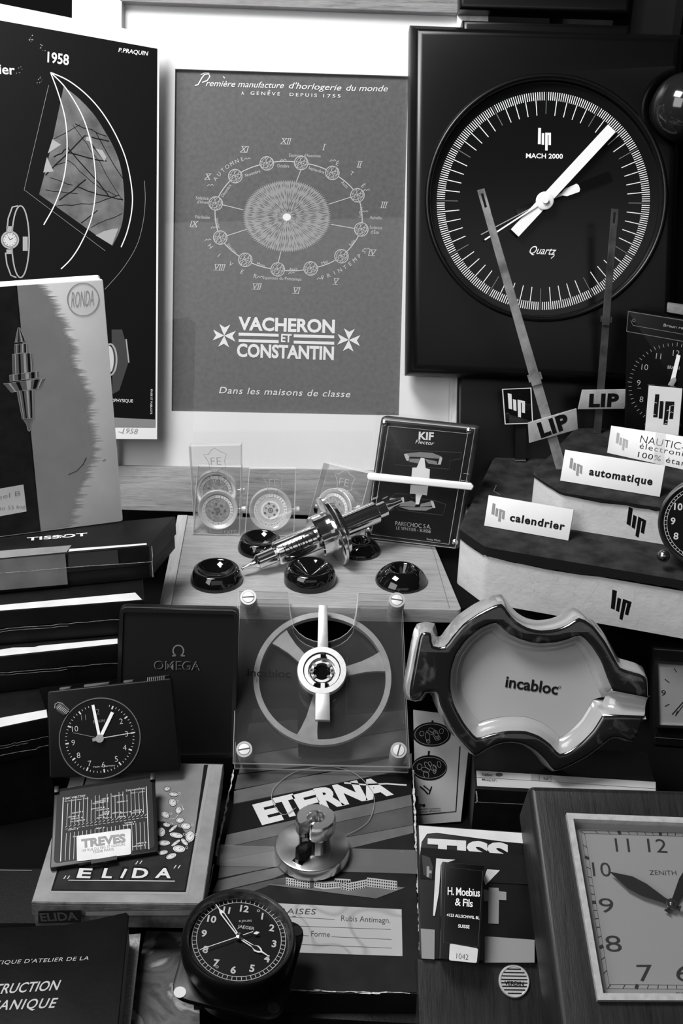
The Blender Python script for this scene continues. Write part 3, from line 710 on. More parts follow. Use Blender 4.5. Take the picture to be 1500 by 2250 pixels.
handto(DT, PT, (161, 1610), 0, .014, .0006, .0008, ('alarm_hand', 'ink_dim'), tc)
handto(DT, PT, (203, 1626), 0, .08, .0017, .0021, ('hand_tail', 'ink_mid'), tc)
MB().revolve(PT.w(DT.o.x, DT.o.y), PT.n, [(.0016, .1 * DT.r), (.0026, .1 * DT.r), (.0027, 0)], 24).build('hub', M('hub_grey', .3, .4) and 'hub_grey', tc)
MB().pprism(PT, P4(122, 1553, 130, 1545, 138, 1548, 152, 1562, 140, 1573, 124, 1562), 0, .002, .0004, 2, .0012).build('alarm_lever', 'clock_rib', tc)
I = Ink(PT, .0022)
for k in range(7): I.line([(126 + k * 3, 1557 + k * 2), (133 + k * 3, 1550 + k * 2)], 1)
I.build('lever_ribs', 'ink_lightgrey', tc)
I = Ink(PT, .0003); I.line(P4(120, 1556, 121, 1547, 128, 1543, 136, 1545, 152, 1560), 2); I.build('lever_recess', 'ink_mid', tc)
# top edge controls
PTt = Pl(PT.w(*PT.hit(240, 1504), -.001), PT.u, PT.v)
def tprism(nm, a, b, c, d, h, mat): return MB().prism(PT, rounded(PT.hits(P4(a, b, c, d, c + .6, d + 9, a + .6, b + 9)), .0006), -.011, -.002 + h, .0006, 2).build(nm, mat, tc)
tprism('button', 129, 1511.5, 154, 1509, 0, 'clock_rib'); tprism('button', 183, 1505, 239, 1499, 0, 'clock_rib'); tprism('button', 270, 1496, 292, 1494, 0, 'clock_rib')
tprism('snooze_bar', 322, 1488, 374, 1482, .001, 'clock_black')
I = Ink(PT, .0004)
for k in range(9): I.line([(324 + k * 4.5, 1489 - k * .5), (324 + k * 4.5, 1497 - k * .5)], 1.4)
I.build('snooze_ribs', 'ink_mid', tc)
# cover with the time zones
PG = edge((110, 1910), (348, 1873), ZE + .003, 14)
GQ = P4(120, 1737, 340, 1703, 348, 1873, 110, 1910)
M('cover_black', .004, .4, spec=.35)
gv = MB().prism(PG, rounded(PG.hits(GQ), .0015), -.0022, .0012, .0005, 2).build('flip_cover', 'cover_black', tc)
MB().prism(PG, rounded(PG.hits(P4(126, 1743, 333, 1712, 340, 1866, 118, 1900)), .003), .0012, .0014).build('cover_panel', M('cover_panel', .006, .45, spec=.25) and 'cover_panel', gv)
for a in (P4(119, 1727, 129, 1726, 129, 1740, 119, 1741), P4(330, 1699, 341, 1698, 341, 1712, 330, 1713)): MB().pprism(PG, a, -.0022, .0035, .0004, 2).build('hinge', 'cover_black', gv)
I = Ink(PG, .0016)
I.line(P4(139, 1752, 133, 1893), 2); I.line(P4(321, 1728, 327, 1866), 1.6)
for k in range(20):
    t = k / 19; x = 149 + 164 * t; y0 = 1757 - 24 * t; x1 = 143 + 176 * t; y1 = 1891 - 26 * t
    I.line([(x, y0 + (0 if k % 3 else 8)), (x + (x1 - x) * .42, y0 + (y1 - y0) * .42)], .9); I.line([(x + (x1 - x) * .55, y0 + (y1 - y0) * .55), (x1, y1)], .9)
I.text('GMT WELTZEIT', (142, 1757), (188, 1750), 4, .01); I.text('Greenwich Mean Time', (142, 1762), (194, 1755), 3); I.text('Zeitumstellung', (276, 1739), (318, 1733), 4); I.text('time + zones', (287, 1744), (318, 1740), 3)
for t, x, y, w in (('oslo', 223, 1757, 10), ('stockholm', 208, 1763, 24), ('kopenhagen', 204, 1767, 28), ('helsinki', 247, 1751, 18), ('moskau', 257, 1764, 18), ('greenwich', 200, 1779, 24), ('frankfurt', 212, 1782, 22), ('paris', 225, 1786, 10), ('rom', 227, 1789, 7), ('madrid', 217, 1793, 16), ('athen', 247, 1788, 14), ('teheran', 264, 1788, 18), ('montreal', 158, 1788, 20), ('new york', 156, 1801, 20), ('chicago', 150, 1797, 18), ('los angeles', 155, 1807, 26), ('mexico', 150, 1825, 16), ('alger', 212, 1799, 12), ('kairo', 230, 1799, 10), ('delhi', 258, 1797, 12), ('tokio', 293, 1783, 13), ('hong kong', 288, 1788, 22), ('dakar', 210, 1822, 14), ('bombay', 274, 1810, 18), ('bangkok', 270, 1815, 19), ('sydney', 300, 1855, 16), ('wellington', 290, 1862, 24), ('denver', 160, 1840, 14)):
    I.text(t, (x, y), (x + w, y - w * .16), 3.2, .01); I.ell(x + w + 4, y - w * .16 - 1.5, 1.5, n=8)
for k in range(20):
    x = 143 + k * 9.2; y = 1822 - k * 1.35; I.line([(x, y), (x + 6, y - 1)], 1); I.line([(x, y - 4), (x + 5, y - 8)], 1)
I.build('time_zone_chart', 'ink_lightgrey', gv)
I = Ink(PG, .0018); q = PG.hits(P4(168, 1837, 287, 1820, 288, 1877, 169, 1893), .0018); I.lpoly(rounded(q, .0012)); st_ = I.build('sticker', 'label_paper', gv)
I = Ink(PG, .002); I.text('TREVES', (179, 1862), (276, 1849), 17, .045); I.text('109 RUE DU FBG ST HONORE', (180, 1872), (275, 1857), 5.5, -.01); I.text('75008 PARIS', (204, 1875), (250, 1868), 5.5, -.01); I.build('sticker_lettering', 'ink_mid', gv)
MB().pprism(PG, P4(200, 1890, 256, 1880, 257, 1888, 200, 1898), .0012, .003).build('catch', 'cover_black', gv)

# workshop handbook
ZB = .062
hb = thing('handbook', 'black workshop handbook with white French title at the bottom left corner', 'book', flat(ZB - .03, 140, 2150))
PH = flat(ZB, 140, 2150)
HQ = P4(-90, 2042, 0, 2037, 70, 2034, 140, 2031, 210, 2019, 277, 2004, 283, 2010, 256, 2290, -90, 2290)
hp = PH.hits(HQ)
M('book_cloth', .002, .5, spec=.14, mott=(40, .5), bmp=(300, .08))
MB().prism(PH, offset(ccw(hp), -.0008), -.024, -.0015).build('pages', M('page_edges', .30, .8, mott=(900, .35), st=(1, 1, 6)) and 'page_edges', hb)
MB().prism(PH, hp, -.0015, 0, .0006, 3).build('front_cover', 'book_cloth', hb)
PH2 = flat(ZB - .0245, 140, 2150)
MB().prism(PH2, PH2.hits(P4(-90, 2060, 200, 2060, 309, 2051, 282, 2290, -90, 2290)), -.0015, 0).build('back_cover', 'page_edges', hb)
I = Ink(PH, .0003)
I.text("PRATIQUE D'ATELIER DE LA", (-42, 2121), (194, 2109), 8.5, -.002, 1.1, .2)
I.text('CONSTRUCTION', (-98, 2190), (126, 2175), 22, .012, 1, .22); I.text('MECANIQUE', (-70, 2222), (119, 2214), 22, .012, 1.15, .22)
I.build('lettering', M('title_white', .4, .6) and 'title_white', hb)

# painted box lid under the Jaeger clock
m, nt, b = nodes('painted_rocks')
co = coords(nt); n1 = noise(nt, co, 28, 5, .55, 1.2)
nt.links.new(ramp(nt, n1, [(.36, .025), (.46, .09), (.52, .06), (.58, .30), (.66, .16)]), b.inputs['Base Color']); b.inputs['Roughness'].default_value = .5
T = boxthing('picture_box', 'flat box with a rocky painted picture on its lid under the round dashboard clock', 'box', P4(268, 2300, 440, 2300, 436, 2048, 320, 2044), .022, .022, 'painted_rocks')[0]

# ================================================================== wooden tray and black cups
ZY = .112
PY = flat(ZY, 680, 1240)
wood('tray_wood', .22, .38, (2, 26, 26), 1, .42, .15); wood('tray_edge', .34, .55, (26, 2, 26), 1, .42)
ty = thing('wooden_tray', 'pale wooden tray holding black cups in front of the picture frame', 'tray', flat(ZR + .0005, 680, 1240))
yq = PY.hits(P4(350, 1328, 1015, 1340, 934, 1147, 390, 1131))
MB().prism(PY, rounded(yq, .004), -.0113, 0, .0012, 2).build('tray_base', 'tray_wood', ty)
MB().pprism(PY, P4(350, 1328, 376, 1328, 412, 1131, 390, 1131), -.004, .0016, .0006, 2).build('side_moulding', 'tray_edge', ty)
I = Ink(PY, .0003); I.line(P4(952, 1212, 987, 1336), 1.6); I.line(P4(917, 1147, 952, 1212), 1.4); I.build('groove', 'ink_dim', ty)
M('bakelite', .004, .05, coat=.3)
CP = {'ring': [(0, .0), (0, 1.0), (.10, 1.0), (.16, .985), (.50, .86), (.55, .80), (.54, .74), (.50, .70), (.22, .44), (.2, 0)],
      'dome': [(0, 0), (0, 1.0), (.12, 1.0), (.34, .97), (.55, .88), (.62, .80), (.62, .74), (.56, .66), (.25, .16), (.22, 0)],
      'cap': [(0, 0), (0, 1.0), (.08, 1.0), (.16, .96), (.36, .82), (.52, .62), (.58, .50), (.57, .43), (.5, .38), (.2, .2), (.18, 0)]}
def cup(x, y, r, kind, label):
    P = Pl(V((0, 0, 0)) + hitz(x, y, ZY + .0002), (1, 0, 0), (0, 0, 1)); k = r * P.scale(x, y)
    tag(MB().revolve(P.o, (0, 0, 1), [(t * k, q * k) for t, q in CP[kind]], 56).build('watch_cup', 'bakelite', None, P, sm=50), label, 'cup', 'black cups on the tray')
cup(475.5, 1275, 57.5, 'ring', 'glossy black cup with a wide rim at the left front of the tray')
cup(680.5, 1276, 57.5, 'dome', 'glossy black round-shouldered cup in the middle front of the tray')
cup(881, 1276, 57, 'cap', 'glossy black domed cup with a small hole on the right of the tray')
cup(572, 1205, 50, 'ring', 'glossy black cup at the back of the tray, half behind the chrome model')
cup(790, 1210, 46, 'cap', 'glossy black low cup at the back of the tray behind the steel flange')

# ================================================================== clear blocks with movements
M('movement_steel', .75, .3, .35); M('movement_plate', .40, .45, .3, mott=(400, .3)); M('movement_ring', .7, .35, .3)
def block(quad, z, incl, mc, mr, label, ring=True, inset=0):
    P = edge(quad[3], quad[2], z, incl)
    T = thing('movement_block', label, 'display block', P, 'clear blocks with watch movements'); q = P.hits(quad)
    mb = MB().prism(P, q, -.0105, 0, .0006, 2, .0006, mis=None)
    for k, f in enumerate(mb.f): mb.m[k] = 0 if len(f) == 4 and len(set(round((mb.v[i] - P.o).dot(P.n), 5) for i in f)) == 1 or k >= len(mb.f) - 2 else 1
    mb.build('clear_block', ['scuffed_plexi', 'plexi_edge'], T, sm=0)
    o = P.hit(*mc); k = mr * P.scale(*mc); O = P.w(o.x, o.y, -.005)
    MB().revolve(O, P.n, [(-.003, k), (.0046, k), (.0048, k * .97), (.0046, k * .93), (.003, k * .80), (.0024, k * .78)], 56).build('case_ring', 'movement_steel' if ring else 'plexi_edge', T)
    MB().revolve(O, P.n, [(.0024, k * .80), (.0025, 0)], 48).build('movement', 'movement_plate' if ring else 'movement_ring', T)
    Q = P.off(-.0023); I = Ink(Q, 0); J = Ink(Q, .0001); c = Q.hit(*mc)
    I.ldisc(c, k * .70, w=k * .14)
    if not ring: I.ldisc(c, k * .40, w=k * .1)
    I.build('date_ring', 'ink_white', T)
    for d in range(31): J.ltext(str(d + 1), c + rot2((0, k * .70), -2 * pi * d / 31), rot2((1, 0), -2 * pi * d / 31), k * .09, ctr=True)
    for a in range(7):
        p = c + rot2((k * random.uniform(.15, .45), 0), a * .9); J.ldisc(p, k * random.uniform(.03, .07), n=12)
    J.ldisc(c, k * .1, w=k * .04, n=16); J.ldisc(c, k * .04, n=12)
    J.build('movement_marks', 'ink_dim', T)
    x, y = mc; cp = P.hit(x + mr * 1.1, y)
    e = (P.hit(x + 1, y) - P.hit(x, y)).normalized()
    ax = P.u * e.x + P.v * e.y
    MB().revolve(P.w(cp.x - .002, cp.y, -.005), ax, [(-.002, 0), (-.002, .0007), (.003, .0007), (.003, .0023), (.0065, .0023), (.0065, 0)], 16).build('crown', 'movement_steel', T)
    I = Ink(P, -.0006 if inset else .0002)
    tl, tr = quad[0], quad[1]; w = math.hypot(tr[0] - tl[0], tr[1] - tl[1]); ex = ((tr[0] - tl[0]) / w, (tr[1] - tl[1]) / w); ey = (-ex[1], ex[0])
    m = lambda a, b: (tl[0] + ex[0] * a * w + ey[0] * b * w, tl[1] + ex[1] * a * w + ey[1] * b * w)
    I.line([m(a, b) for a, b in ((.50, .05), (.60, .12), (.72, .17), (.68, .30), (.70, .42), (.60, .46), (.50, .52), (.40, .47), (.38, .33), (.33, .24), (.28, .17), (.38, .17), (.42, .10))], 1.3, True)
    I.text('FE', m(.42, .38), m(.62, .38), w * .15, -.015)
    b = [quad[3][0] * .92 + quad[2][0] * .08, quad[3][1] * .97 + tl[1] * .03]; c2 = [quad[3][0] * .62 + quad[2][0] * .38, quad[3][1] * .97 + tl[1] * .03]
    I.text('180-1' if ring else '1602', b, c2, 8, -.01)
    if ring: I.text('11XFE', (quad[2][0] - 40, quad[2][1] - 4), (quad[2][0] - 6, quad[2][1] - 4), 8, -.01)
    I.build('engraving', 'ink_grey', T)
block(P4(414, 980, 529, 977, 531, 1140, 424, 1137), ZY + .013, 79, (473.5, 1080), 46, 'tall clear block with a watch movement, furthest left and half behind another block')
block(P4(433, 1023, 530, 1025, 526, 1177, 423, 1174), ZY + .001, 76, (478, 1121), 44, 'clear block with a bright steel movement, in front of the taller block')
block(P4(547, 1029, 651, 1029, 646, 1178, 537, 1179), ZY + .001, 74, (594, 1121), 47, 'clear block with a day and date movement between two other clear blocks', ring=False)
block(P4(710, 1015, 814, 1040, 776, 1186, 672, 1152), ZY + .001, 74, (733, 1119), 39, 'tilted clear block with a movement behind the chrome balance staff model')

# ================================================================== shock absorber display
PK = edge((800, 1187), (1004, 1210), ZY + .001, 72)
kd = thing('display_plaque', 'black framed display plaque with a sectioned white pivot and a white bar', 'display plaque', PK)
KQ = P4(836, 914, 1053, 937, 1006, 1211, 797, 1187)
M('plaque_frame', .035, .4, spec=.4); M('plaque_black', .008, .35)
kq = rounded(PK.hits(KQ), .004)
MB().prism(PK, kq, -.016, -.003, .003, 3, .001).build('frame', 'plaque_frame', kd)
MB().pprism(PK, P4(845, 926, 1042, 945, 997, 1200, 806, 1177), -.0035, -.0025, .0004, 2, .0015).build('panel', 'plaque_black', kd)
kp = PK.hits(P4(841, 921, 1044, 941, 1000, 1205, 803, 1181), .002)
mb = MB().prism(PK, kp, -.0005, .003, .0005, 2)
for k, f in enumerate(mb.f[:-2]): mb.m[k] = 1
mb.build('cover_plate', ['plexi', 'plexi_edge'], kd, sm=0)
I = Ink(PK, .0032); I.line(P4(853, 936, 1027, 953, 986, 1196, 815, 1174), 1.3, True); I.line(P4(1018, 1040, 1030, 1042), 1); I.line(P4(1012, 1055, 1028, 1058), 1); I.build('scribed_border', 'ink_grey', kd)
for x, y in ((846, 929), (1031, 946), (1000, 1190), (811, 1165)):
    p = PK.hit(x, y); MB().revolve(PK.w(p.x, p.y, .003), PK.n, [(0, .0026), (.0008, .0024), (.0014, .0014), (.0016, 0)], 20).build('screw', 'steel', kd)
zk = lambda *a: [(370 + x / 2.174, 640 + y / 2.174) for x, y in P4(*a)]
I = Ink(PK, -.0023); I.line(zk(1048, 742, 1110, 745, 1112, 758, 1340, 768, 1400, 770, 1395, 800, 1345, 808, 1340, 850, 1080, 828, 1082, 775, 1048, 770), 1.5, True); I.line(zk(1055, 990, 1085, 965, 1150, 970, 1160, 985, 1270, 1000, 1325, 1018, 1310, 1070, 1100, 1045), 1.5, True); I.build('outline', 'ink_faint', kd)
I = Ink(PK, -.0022); I.poly(zk(1130, 775, 1200, 768, 1260, 772, 1305, 790, 1300, 800, 1260, 798, 1200, 792, 1150, 790, 1140, 785)); I.poly(zk(1150, 800, 1195, 800, 1210, 808, 1190, 822, 1150, 815)); I.poly(zk(1222, 800, 1280, 812, 1285, 830, 1240, 822))
I.poly(zk(1115, 1010, 1160, 1000, 1185, 1012, 1175, 1030, 1100, 1025)); I.poly(zk(1205, 1015, 1250, 1005, 1262, 1025, 1200, 1030)); I.poly(zk(1095, 1028, 1180, 1032, 1275, 1030, 1230, 1048, 1150, 1045)); I.build('jewels', 'ink_mid', kd)
I = Ink(PK, -.0021); I.poly(zk(1124, 778, 1138, 776, 1150, 790, 1146, 812, 1136, 808)); I.poly(zk(1296, 792, 1308, 795, 1300, 828, 1286, 828)); I.poly(zk(1112, 985, 1124, 985, 1126, 1010, 1112, 1012)); I.poly(zk(1250, 1000, 1264, 1002, 1275, 1035, 1262, 1035))
I.text('PARECHOC S.A.', (868, 1154), (946, 1162), 9, -.006); I.text('LE SENTIER - SUISSE', (870, 1163), (946, 1171), 6.5, -.004); I.text('Swiss Made', (937, 1186), (967, 1190), 4)
I.build('settings', 'ink_lightgrey', kd)
I = Ink(PK, -.0021); I.text('KIF', (919, 965), (952, 967), 16, .035); I.text('Flector', (912, 974), (952, 978), 8, .002, 1, .3)
I.poly(zk(1205, 795, 1222, 797, 1228, 845, 1248, 850, 1246, 895, 1160, 888, 1164, 842, 1185, 842)); I.poly(zk(1156, 925, 1240, 930, 1234, 975, 1212, 972, 1205, 985, 1196, 1018, 1180, 1018, 1180, 968, 1152, 966)); I.build('pivot', 'paper_white', kd)
bq = PK.hits(P4(806, 1046, 810, 1038, 1035, 1061, 1041, 1069, 1036, 1077, 809, 1054), .004)
MB().prism(PK, rounded(bq, .001), .0032, .006, .001, 3).build('bar', 'white_plastic', kd)

# ================================================================== chrome balance staff model
a, b = hitz(530, 1250, ZY + .007), None
d = ray(884, 1101); t = ((PK.o + PK.n * .012) - EYE).dot(PK.n) / d.dot(PK.n); b = EYE + d * t
L = (b - a).length; ax = (b - a).normalized(); k = L / 384
st = thing('staff_model', 'large chrome model of a watch balance staff lying across the tray', 'model', Pl(V((a.x * .5 + b.x * .5, a.y * .5 + b.y * .5, ZY)), (1, 0, 0), (0, 0, 1), ))
M('polished', .9, .11, 1)
def rv(nm, prof, mat='polished', n=64): return MB().revolve(a, ax, [(t_ * k, r * k) for t_, r in prof], n).build(nm, mat, st, sm=40)
rv('pivot', [(0, 0), (1, 3), (3, 4.2), (22, 6), (30, 9), (36, 13.5), (37, 15)])
rv('shaft', [(37, 14), (39, 16), (76, 17), (77, 15), (80, 15)])
rv('body', [(78, 10), (79, 24), (83, 27), (182, 27.5), (182, 20)])
rv('collar', [(172, 20), (172, 43), (175, 46), (206, 46), (208, 44)])
rv('flange', [(205, 30), (205, 74), (207, 77), (213, 77), (215, 75), (222, 62), (229, 60), (231, 56), (231, 20)])
rv('shaft', [(229, 10), (229, 28), (232, 29), (236, 24), (318, 24), (320, 22), (321, 10)])
rv('shaft', [(319, 10), (319, 17), (341, 17), (343, 14), (344, 8)])
rv('pivot', [(341, 8), (343, 11), (350, 8), (362, 4.5), (382, 4), (384, 2), (384, 0)])
# engraved name along the body
tv = (EYE - (a + ax * 130 * k)); tv = (tv - ax * tv.dot(ax)).normalized(); sd = ax.cross(tv)
LET = {'R': [[(0, 0), (0, 1), (.55, 1), (.7, .85), (.7, .65), (.55, .5), (0, .5)], [(.3, .5), (.7, 0)]], 'O': [[(.2, 0), (0, .25), (0, .75), (.2, 1), (.55, 1), (.75, .75), (.75, .25), (.55, 0), (.2, 0)]],
       'N': [[(0, 0), (0, 1), (.7, 0), (.7, 1)]], 'D': [[(0, 0), (0, 1), (.45, 1), (.7, .75), (.7, .25), (.45, 0), (0, 0)]], 'A': [[(0, 0), (.36, 1), (.72, 0)], [(.13, .35), (.59, .35)]]}
mb = MB(); h = 24 * k; rr_ = 27.75 * k
def cyl(x, y): t_ = (y - .62) * h / rr_; return a + ax * x + (tv * cos(t_) + sd * sin(t_)) * rr_
for j, ch in enumerate('RONDA'):
    xo = (95 + j * 17.5) * k
    for ln in LET[ch]:
        for u, w in zip(ln, ln[1:]):
            for q in range(6):
                p0, p1 = (V(u).lerp(V(w), q / 6), V(u).lerp(V(w), (q + 1) / 6)); d = (p1 - p0); d.x *= 16 * k; d.y *= h; n_ = V((-d.y, d.x)).normalized() * .85 * k
                mb.add([cyl(xo + pp.x * 16 * k + s_ * n_.x, pp.y + s_ * n_.y / h) for pp, s_ in ((p0, 1), (p1, 1), (p1, -1), (p0, -1))], [(0, 1, 2, 3)])
mb.build('engraving', 'ink_black', st, sm=0)

# ================================================================== white stepped stand
Z1, Z2 = .15, .182
M('felt', .028, .95, spec=.1, mott=(60, .55), bmp=(1400, .3)); M('felt_edge', .012, .95, spec=.1, bmp=(1400, .5))
m, nt, b_ = nodes('cracked_paint')
co = coords(nt); vo = nt.nodes.new('ShaderNodeTexVoronoi'); vo.feature = 'DISTANCE_TO_EDGE'; vo.inputs['Scale'].default_value = 70
nd = nt.nodes.new('ShaderNodeTexNoise'); nd.inputs['Scale'].default_value = 90; nt.links.new(co, nd.inputs['Vector'])
mxv = nt.nodes.new('ShaderNodeMix'); mxv.data_type = 'VECTOR'; mxv.inputs[0].default_value = .012
nt.links.new(co, mxv.inputs[4]); nt.links.new(nd.outputs['Color'], mxv.inputs[5]); nt.links.new(mxv.outputs[1], vo.inputs['Vector'])
r1 = ramp(nt, vo.outputs['Distance'], [(0, .50), (.010, .64), (1, .66)]); nt.links.new(r1, b_.inputs['Base Color']); b_.inputs['Roughness'].default_value = .55
bump(nt, b_, noise(nt, co, 45, 5), .5, .002)
ls = thing('display_stand', 'cream two step shop display stand with dark felt tops', 'display stand', flat(ZR + .0003, 1280, 1250))
t1 = P4(1008, 1159, 1066, 1199, 1140, 1212, 1700, 1306, 1750, 1020, 1110, 998, 1084, 1005)
t2 = P4(1169, 1039, 1232, 1079, 1448, 1112, 1660, 1144, 1700, 950, 1299, 940, 1262, 940)
P1, P2 = flat(Z1, 1250, 1150), flat(Z2, 1350, 1040)
q1 = rounded(P1.hits(t1), .004); q2 = rounded(P2.hits(t2), .004)
MB().prism(P1, offset(ccw(q1), -.0012), ZR + .0004 - Z1, -.002).build('step', 'cracked_paint', ls)
random.seed(3)
def feltring(q, pl, th):
    q = ccw(q); n = len(q); dn = []
    for i in range(n):
        a_, c_ = q[i], q[(i + 1) % n]; m_ = max(1, int((c_ - a_).length / .006))
        for j in range(m_): dn.append(a_ + (c_ - a_) * (j / m_))
    lo = [pl.w(p.x, p.y, -th + random.uniform(-.0008, .0008) + .0008 * sin(i * .23)) for i, p in enumerate(dn)]
    md = [pl.w(p.x, p.y, -.0012) for p in dn]; hi = [pl.w(p.x, p.y, 0) for p in offset(dn, -.0012)]
    return MB().loft([lo, md, hi], mis=[1, 0, 0])
feltring(q1, P1, .0095).build('felt_top', ['felt', 'felt_edge'], ls)
MB().prism(P2, offset(ccw(q2), -.0012), Z1 + .0003 - Z2, -.002).build('step', 'cracked_paint', ls)
feltring(q2, P2, .0035).build('felt_top', ['felt', 'felt_edge'], ls)
# emblems on the step fronts
F1 = edge((1066, 1199), (1700, 1306), Z1, 90); F2 = edge((1232, 1079), (1660, 1144), Z2, 90)
I = Ink(F1, -.0009); I.bil(P4(1345, 1295, 1390, 1312, 1376, 1366, 1340, 1352), LIP); I.build('emblem', 'ink_black', ls)
I = Ink(F2, -.0009); I.bil(P4(1381, 1113, 1421, 1133, 1412, 1187, 1374, 1165), LIP); I.build('emblem', 'ink_black', ls)
I = Ink(P1, .0004); I.line(P4(1090, 1066, 1084, 1079, 1098, 1087), 1.2); I.build('felt_scratch', 'ink_grey', ls)

# placards
def placard(name, label, quad, z, incl, fn, group='white name placards on the stand', th=.003):
    P = edge(quad[3], quad[2], z, incl); T = thing(name, label, 'sign', P, group)
    MB().prism(P, P.hits(quad), -th, 0, .0003, 2).build('plate', 'sign_white', T); fn(P, T); return P, T
M('sign_white', .72, .4, mott=(25, .06))
def f(P, T):
    I = Ink(P); I.bil(P4(1082, 1105, 1110, 1116, 1106, 1150, 1078, 1138), LIP); I.build('emblem', 'ink_mid', T)
    I = Ink(P); I.text('calendrier', (1119, 1144), (1239, 1165), 16, .035, 1.15); I.build('lettering', 'ink_black', T)
placard('placard', 'white placard reading calendrier on the lower felt step', P4(1073, 1088, 1260, 1120, 1248, 1188, 1063, 1155), Z1 + .0005, 68, f)
def f(P, T):
    I = Ink(P); I.bil(P4(1253, 1005, 1280, 1017, 1277, 1050, 1249, 1036), LIP); I.build('emblem', 'ink_mid', T)
    I = Ink(P); I.text('automatique', (1293, 1043), (1432, 1066), 16, .035, 1.15); I.build('lettering', 'ink_black', T)
placard('placard', 'white placard reading automatique on the upper felt step', P4(1241, 988, 1461, 1023, 1449, 1092, 1230, 1056), Z2 + .0005, 68, f)
def f(P, T):
    I = Ink(P); I.bil(P4(1355, 950, 1380, 961, 1377, 993, 1351, 981), LIP); I.build('emblem', 'ink_grey', T)
    I = Ink(P); I.text('NAUTIC-SKI', (1405, 972), (1535, 996), 16, -.012); I.text('électronic', (1404, 985), (1512, 1005), 12, -.004, 1.15); I.text('100% étanche', (1400, 1004), (1545, 1032), 12, -.004, 1.1); I.build('lettering', 'ink_black', T)
    I = Ink(P, .0003); I.poly(P4(1440, 950, 1462, 953, 1458, 1020, 1434, 1016)); I.build('tape', 'tape', T)
placard('placard', 'white placard with three lines of text under the square white emblem plaque', P4(1342, 935, 1600, 974, 1590, 1052, 1333, 995), Z2 + .0005, 68, f)

# emblem signs on stems and on long metal strips
M('strip_metal', .42, .38, .5, mott=(60, .5), bmp=(300, .1)); M('sign_paint', .36, .5, mott=(80, .25)); M('sign_paint_dark', .24, .5, mott=(80, .25))
PA = edge((1130, 1015), (1158, 1015), Z1 + .0003, 80)
sg = thing('emblem_sign', 'small black sign with white emblem and border on a black stem', 'sign', PA, 'emblem signs on the stand')
MB().pprism(PA, P4(1133, 920, 1156, 920, 1154, 1014, 1132, 1014), -.0015, 0).build('stem', 'black_matt', sg)
aq = PA.hits(P4(1101, 853, 1166, 850, 1170, 930, 1107, 932))
MB().prism(PA, aq, .0001, .0022, .0003, 2).build('plate', 'black_gloss', sg)
I = Ink(PA, .0024); I.lline(offset(ccw(aq), -.0006), .0011, True); I.bil(P4(1115, 864, 1153, 872, 1153, 920, 1118, 910), LIP); I.build('emblem', 'ink_white', sg)
MB().pprism(PA, P4(1131, 1010, 1155, 1010, 1155, 1013.5, 1131, 1013.5), .0001, .0006).build('clip', 'steel', sg)
def strip(label, base, top, w0, w1, z, incl, plate, word, joint, mat, holes=True, incl2=None):
    P = edge((base[0] - 10, base[1]), (base[0] + 10, base[1]), z, incl)
    T = thing('watch_holder', label, 'watch holder', P, 'metal strip watch holders')
    dx = top[0] - base[0]; dy = top[1] - base[1]; l = math.hypot(dx, dy); nx_, ny_ = -dy / l, dx / l
    m_ = lambda t_, s_: (base[0] + dx * t_ + nx_ * s_, base[1] + dy * t_ + ny_ * s_)
    j = joint; sl = [m_(.935, 3), m_(.935, -3), m_(.985, -3), m_(.985, 3)]
    MB().pprism(P, [m_(0, w0 * .5), m_(0, -w0 * .5), m_(j + .02, -w0 * .48), m_(j + .02, w0 * .48)], -.0012, 0).build('lower_strip', mat, T)
    MB().pprism(P, [m_(j, w0 * .5), m_(j, -w0 * .5), m_(.92, -w1 * .5), m_(.92, w1 * .5)], .0001, .0013, .0002, 1).build('upper_strip', mat, T)
    MB().ringplate(P, P.hits([m_(.92, w1 * .5), m_(.92, -w1 * .5), m_(1, -w1 * .5), m_(1, w1 * .5)], .0013), P.hits(sl, .0013), .0001, .0013).build('slotted_end', mat, T)
    MB().pprism(P, [m_(j + .015, w0 * .5 + 4), m_(j + .015, -w0 * .5 - 4), m_(j + .04, -w0 * .5 - 4), m_(j + .04, w0 * .5 + 4)], -.0006, .0008).build('joint_pin', mat, T)
    pq = P.hits(plate, .003)
    MB().prism(P, pq, .0014, .0034, .0003, 2).build('plate', 'sign_paint', T)
    I = Ink(P, .0036); I.text(word[0], word[1], word[2], word[3], .05, 1.1); I.build('lettering', 'ink_black', T)
    return T
strip('tall metal strip leaning left with a tilted grey nameplate, nearest the small black sign', (1233, 1030), (1056, 416), 22, 16, Z2 + .0003, 80, P4(1160, 929, 1266, 898, 1269, 943, 1163, 973), ('LIP', (1188, 961), (1252, 938), 30), .30, 'strip_metal')
M('strip_dark', .10, .4, .5, mott=(60, .5))
strip('darker upright metal strip with a level grey nameplate beside the black desk clock', (1312, 952), (1351, 459), 16, 15, Z2 + .0003, 82, P4(1279, 857, 1380, 856, 1371, 898, 1270, 899), ('LIP', (1293, 893), (1358, 892), 26), .48, 'strip_dark')
PQ = edge((1410, 994), (1500, 1006), Z2 + .0003, 84)
sg = thing('emblem_plaque', 'square white plaque with worn black emblem above the three line placard', 'sign', PQ, 'emblem signs on the stand')
MB().pprism(PQ, P4(1440, 940, 1470, 943, 1469, 1000, 1440, 996), -.0015, 0).build('stem', 'black_matt', sg)
pq = PQ.hits(P4(1423, 843, 1501, 850, 1492, 957, 1414, 951))
MB().prism(PQ, pq, .0001, .0022, .0003, 2).build('plate', 'black_gloss', sg)
I = Ink(PQ, .0024); I.lpoly(offset(ccw(pq), -.0008)); I.build('face', 'sign_white', sg)
